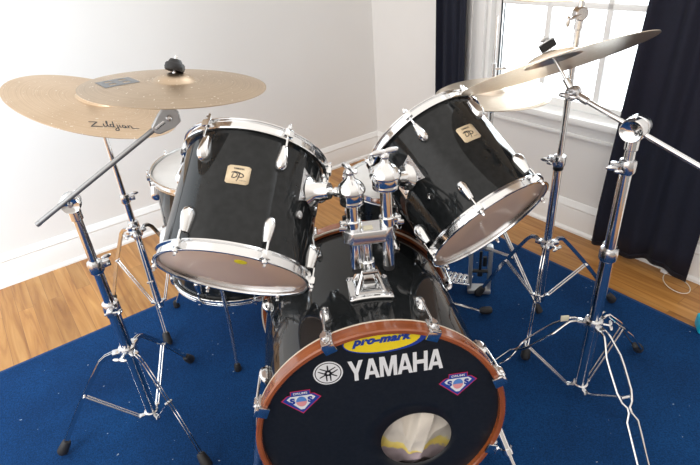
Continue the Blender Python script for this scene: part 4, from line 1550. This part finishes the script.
# ---- front right: heavy boom stand with the crash
S4 = (.642, 1.063)
st4, I4 = make_stand('heavy chrome boom cymbal stand with double rod legs at the front right of the rug', S4, [(.045, .538, .0165), (.530, .775, .0135), (.768, .835, .0115)], .300, .060,
                     [(.688, .745), (.916, 1.231), (.345, 1.160)], mode='rod', rot_hub=R(-70), leg_rise=.008)
n4 = V((-.183, .400, .898)).normalized(); C4 = V((.502, 1.203, .966)) + n4 * .035
T4 = V((.540, 1.167, .910))
tail4 = V((.779, .915, .770))
sd4, bd4 = boom(st4, I4, S4, .852, T4, tail4, .0265, 'chrome_soft', near=-.022, far=.028, wingat=.052)
tilter(st4, I4, T4, -sd4, bd4, 'drum')
cymbal_seat(st4, I4, T4, C4, n4)
make_cymbal('crash_cymbal', 'tilted shiny bronze cymbal at the right whose underside faces the camera', C4, n4, .2159, 'bronze_brilliant', bow=.013, bell_r=.062, bell_h=.022, xdir=(1, 0, 0))
m_ = MB()
m_.box(V((.648 - .075, 1.058 + .030, .303)), (.022, .004, .018), None, .001)
m_.build('tape_tag', 'masking_tape', st4, I4)['label'] = 'small square of yellowed tape'

# ---- hi-hat: stand with pedal, and its two cymbals
HH = (.487, 1.620)
hs = root('hi_hat_stand', 'chrome hi-hat stand with a cast foot pedal behind the right rack tom', 'hi-hat stand', (HH[0], HH[1], RZ))
IH = Matrix.Translation(-hs.location)
cH = lambda z: V((HH[0], HH[1], z))
m_ = MB(); m_.cyl(cH(.21), cH(.56), .0130, seg=20); m_.build('tube', 'chrome', hs, IH)
m_ = MB(); m_.cyl(cH(.55), cH(.745), .0095, seg=20)
m_.lathe([(.0095, 0), (.018, 0), (.020, .008), (.012, .012), (.0095, .012)], cH(.735), (0, 0, 1), 20); m_.build('tube', 'chrome', hs, IH)
m_ = MB(); m_.lathe([(.0095, .014), (.018, .012), (.019, -.014), (.0135, -.022), (.013, -.022)], cH(.56), (0, 0, 1), 20)
m_.box(cH(.56) + V((.02, -.01, 0)), (.02, .014, .014), None, .003); m_.build('collar', 'chrome_soft', hs, IH)
m_ = MB(); m_.cyl(cH(.20), cH(1.022), .0032, seg=10); m_.build('pull_rod', 'chrome', hs, IH)
m_ = MB(); m_.cyl(cH(.845), cH(.885), .0075, seg=16); m_.cyl(cH(.868), cH(.868) + V((.024, -.004, 0)), .0035)
m_.ell(cH(.868) + V((.030, -.005, 0)), (.010, .004, .005)); m_.lathe([(.004, .012), (.013, .012), (.013, .022), (.004, .022)], cH(.800), (0, 0, 1), 16)
m_.build('clutch', 'chrome_soft', hs, IH)
# pedal frame: two cast uprights with a bridge and toe plate, facing the drummer
pdir = V((.20, .98, 0)).normalized(); pside = V((pdir.y, -pdir.x, 0))
prot = Matrix(((pside.x, pdir.x, 0), (pside.y, pdir.y, 0), (0, 0, 1)))
m_ = MB()
for s in (-1, 1):
    m_.box(cH(.120) + pside * s * .036, (.014, .030, .200), prot, .004)
    m_.box(cH(.213) + pside * s * .024, (.030, .028, .020), prot, .005)
m_.box(cH(.222), (.040, .030, .020), prot, .005)
m_.box(cH(.020) + pdir * .0, (.088, .050, .018), prot, .006)
fo = m_.build('pedal_frame', 'cast_metal', hs, IH)
m_ = MB(); m_.cyl(cH(.105) - pside * .03, cH(.105) + pside * .03, .007); m_.box(cH(.150), (.010, .008, .09), prot, .002)
m_.box(cH(.095), (.020, .016, .024), prot, .004)
m_.cyl(cH(.17) + pside * .016, cH(.13) + pside * .016, .008)
m_.build('linkage', 'black_paint', fo, IH)
fdir = V((-.78, .42, 0)).normalized(); fside = V((-fdir.y, fdir.x, 0))
m_ = MB()
a0 = cH(.060) - pside * .03
for i in range(12):
    q = a0 + fdir * (.012 + i * .0205) + V((0, 0, -.0012 * i))
    frot = Matrix(((fdir.x, fside.x, 0), (fdir.y, fside.y, 0), (0, 0, 1)))
    m_.box(q, (.015, .072 - abs(i - 5) * .003, .007), frot, .002)
for s in (-.028, 0, .028):
    m_.tube([a0 + fside * s - V((0, 0, .004)), a0 + fdir * .245 + fside * s - V((0, 0, .018))], .005, 8)
m_.box(a0 + fdir * .262 + V((0, 0, -.030)), (.040, .080, .035), frot, .006)
m_.build('footboard', 'chrome_soft', hs, IH)
legs = (((.675, 1.455), 'a'), ((.44, 1.88), 'b'), ((.27, 1.70), 'c'))
for (fx_, fy_), _ in legs:
    fpt = V((fx_, fy_, RZ))
    d = V((fx_ - HH[0], fy_ - HH[1], 0)); L_ = d.length; d.normalize(); q = V((-d.y, d.x, 0))
    top_ = cH(.42) + d * .018
    end_ = V((fx_, fy_, RZ + .034)) - d * .02
    m_ = MB()
    for s in (-.0065, .0065):
        m_.tube([top_ + q * s, top_.lerp(end_, .5) + q * s, end_ + q * s], .0040, 8)
    lo = m_.build('leg', 'chrome', hs, IH)
    m_ = MB(); ax_ = (end_ - top_).normalized()
    m_.lathe([(0, 0), (.0085, 0), (.0105, .006), (.0125, .030), (.0125, .040), (0, .0415)], end_ - ax_ * .012, ax_, 12)
    m_.build('rubber_foot', 'black_rubber', lo, IH)
    m_ = MB(); m_.tube([cH(.215) + d * .016, top_.lerp(end_, .55)], .0055, 8); m_.build('brace', 'chrome', lo, IH)
m_ = MB(); m_.lathe([(.013, .014), (.024, .012), (.026, -.008), (.018, -.016), (.013, -.016)], cH(.425), (0, 0, 1), 20); m_.build('leg_collar', 'chrome_soft', hs, IH)

hc = cH(.820)
make_cymbal('hi_hat_cymbal', 'upper of the two pale hi-hat cymbals in front of the window', hc, (-.034, -.01, .999), .178, 'bronze_brilliant', bow=.009, bell_r=.055, bell_h=.018)
make_cymbal('hi_hat_cymbal', 'lower of the two pale hi-hat cymbals, just under the upper one', cH(.758), (-.034, -.01, -.999), .178, 'bronze_brilliant', bow=.009, bell_r=.055, bell_h=.018)

# ---- snare stand
ss = root('snare_stand', 'low chrome snare stand beside the bass drum with one leg on the rug', 'snare stand', (.182, 1.49, RZ))
IS = Matrix.Translation(-ss.location)
cS = lambda z: V((.182, 1.49, z))
m_ = MB(); m_.cyl(cS(.050), cS(.30), .0125, seg=16); m_.cyl(cS(.29), cS(.395), .0095, seg=16); m_.build('tube', 'chrome', ss, IS)
m_ = MB()
m_.lathe([(.0095, .012), (.018, .010), (.018, -.014), (.0125, -.018)], cS(.30), (0, 0, 1), 20); m_.build('collar', 'chrome_soft', ss, IS)
for k in range(3):
    a = R(75 + 120 * k)
    d = V((math.cos(a), math.sin(a), 0))
    m_ = MB(); m_.tube([cS(.38) + d * .008, cS(.40) + d * .08, cS(.432) + d * .175, cS(.480) + d * .2000], .0045, 8)
    b_o = m_.build('basket_arm', 'chrome', ss, IS)
    m_ = MB(); m_.cyl(cS(.445) + d * .2005, cS(.492) + d * .2030, .0075); m_.build('rubber_tip', 'black_rubber', b_o, IS)
for (fx_, fy_) in ((.490, 1.482), (.00, 1.74), (.06, 1.13)):
    if fy_ < 1.2:
        fx_, fy_ = .30, 1.80
    d = V((fx_ - .182, fy_ - 1.49, 0)).normalized(); end_ = V((fx_, fy_, RZ + .016)) - d * .03
    m_ = MB(); m_.tube([cS(.125) + d * .015, cS(.100) + d * .10, end_], .0048, 8); lo = m_.build('leg', 'chrome', ss, IS)
    m_ = MB(); ax_ = (end_ - (cS(.10) + d * .10)).normalized(); m_.lathe([(0, 0), (.008, 0), (.0135, .010), (.0145, .038), (.010, .045), (0, .046)], end_ - ax_ * .006, V((ax_.x, ax_.y, 0)), 14)
    m_.build('rubber_foot', 'black_rubber', lo, IS)

# ------------------------------------------------------------ small things on the floor
cord = MB()
pts = []
loop = [(1.238, 1.640), (1.205, 1.600), (1.190, 1.550), (1.195, 1.500), (1.222, 1.462), (1.262, 1.462), (1.292, 1.500), (1.298, 1.545), (1.283, 1.590), (1.255, 1.625), (1.243, 1.640)]
loop = [V((1.238 + (x - 1.238) * .72, 1.640 + (y - 1.640) * .72, .0030)) for x, y in loop]
sm = []
for i in range(len(loop) - 1):
    p0 = loop[max(i - 1, 0)]; p1 = loop[i]; p2 = loop[i + 1]; p3 = loop[min(i + 2, len(loop) - 1)]
    for k in range(5):
        t_ = k / 5
        sm.append(0.5 * ((2 * p1) + (p2 - p0) * t_ + (2 * p0 - 5 * p1 + 4 * p2 - p3) * t_ ** 2 + (3 * p1 - p0 - 3 * p2 + p3) * t_ ** 3))
sm.append(loop[-1])
cr_ = root('cord_loop', 'thin white cord loop with a small white plug lying below the wide curtain', 'cord', (1.24, 1.64, 0))
IC = Matrix.Translation(-cr_.location)
cord.tube(sm, .0016, 6); cord.build('cord', 'white_cord', cr_, IC)
m_ = MB(); m_.box((1.242, 1.650, .008), (.020, .026, .014), Matrix.Rotation(R(30), 3, 'Z'), .003); m_.build('plug', 'white_print', cr_, IC)

tq = MB(); tq.box((1.200, 1.300, RZ + .0255), (.09, .060, .050), Matrix.Rotation(R(-20), 3, 'Z'), .008)
tag(tq.build('storage_box', 'turquoise_plastic'), 'bright turquoise plastic box, its corner showing at the right edge on the rug', 'box')
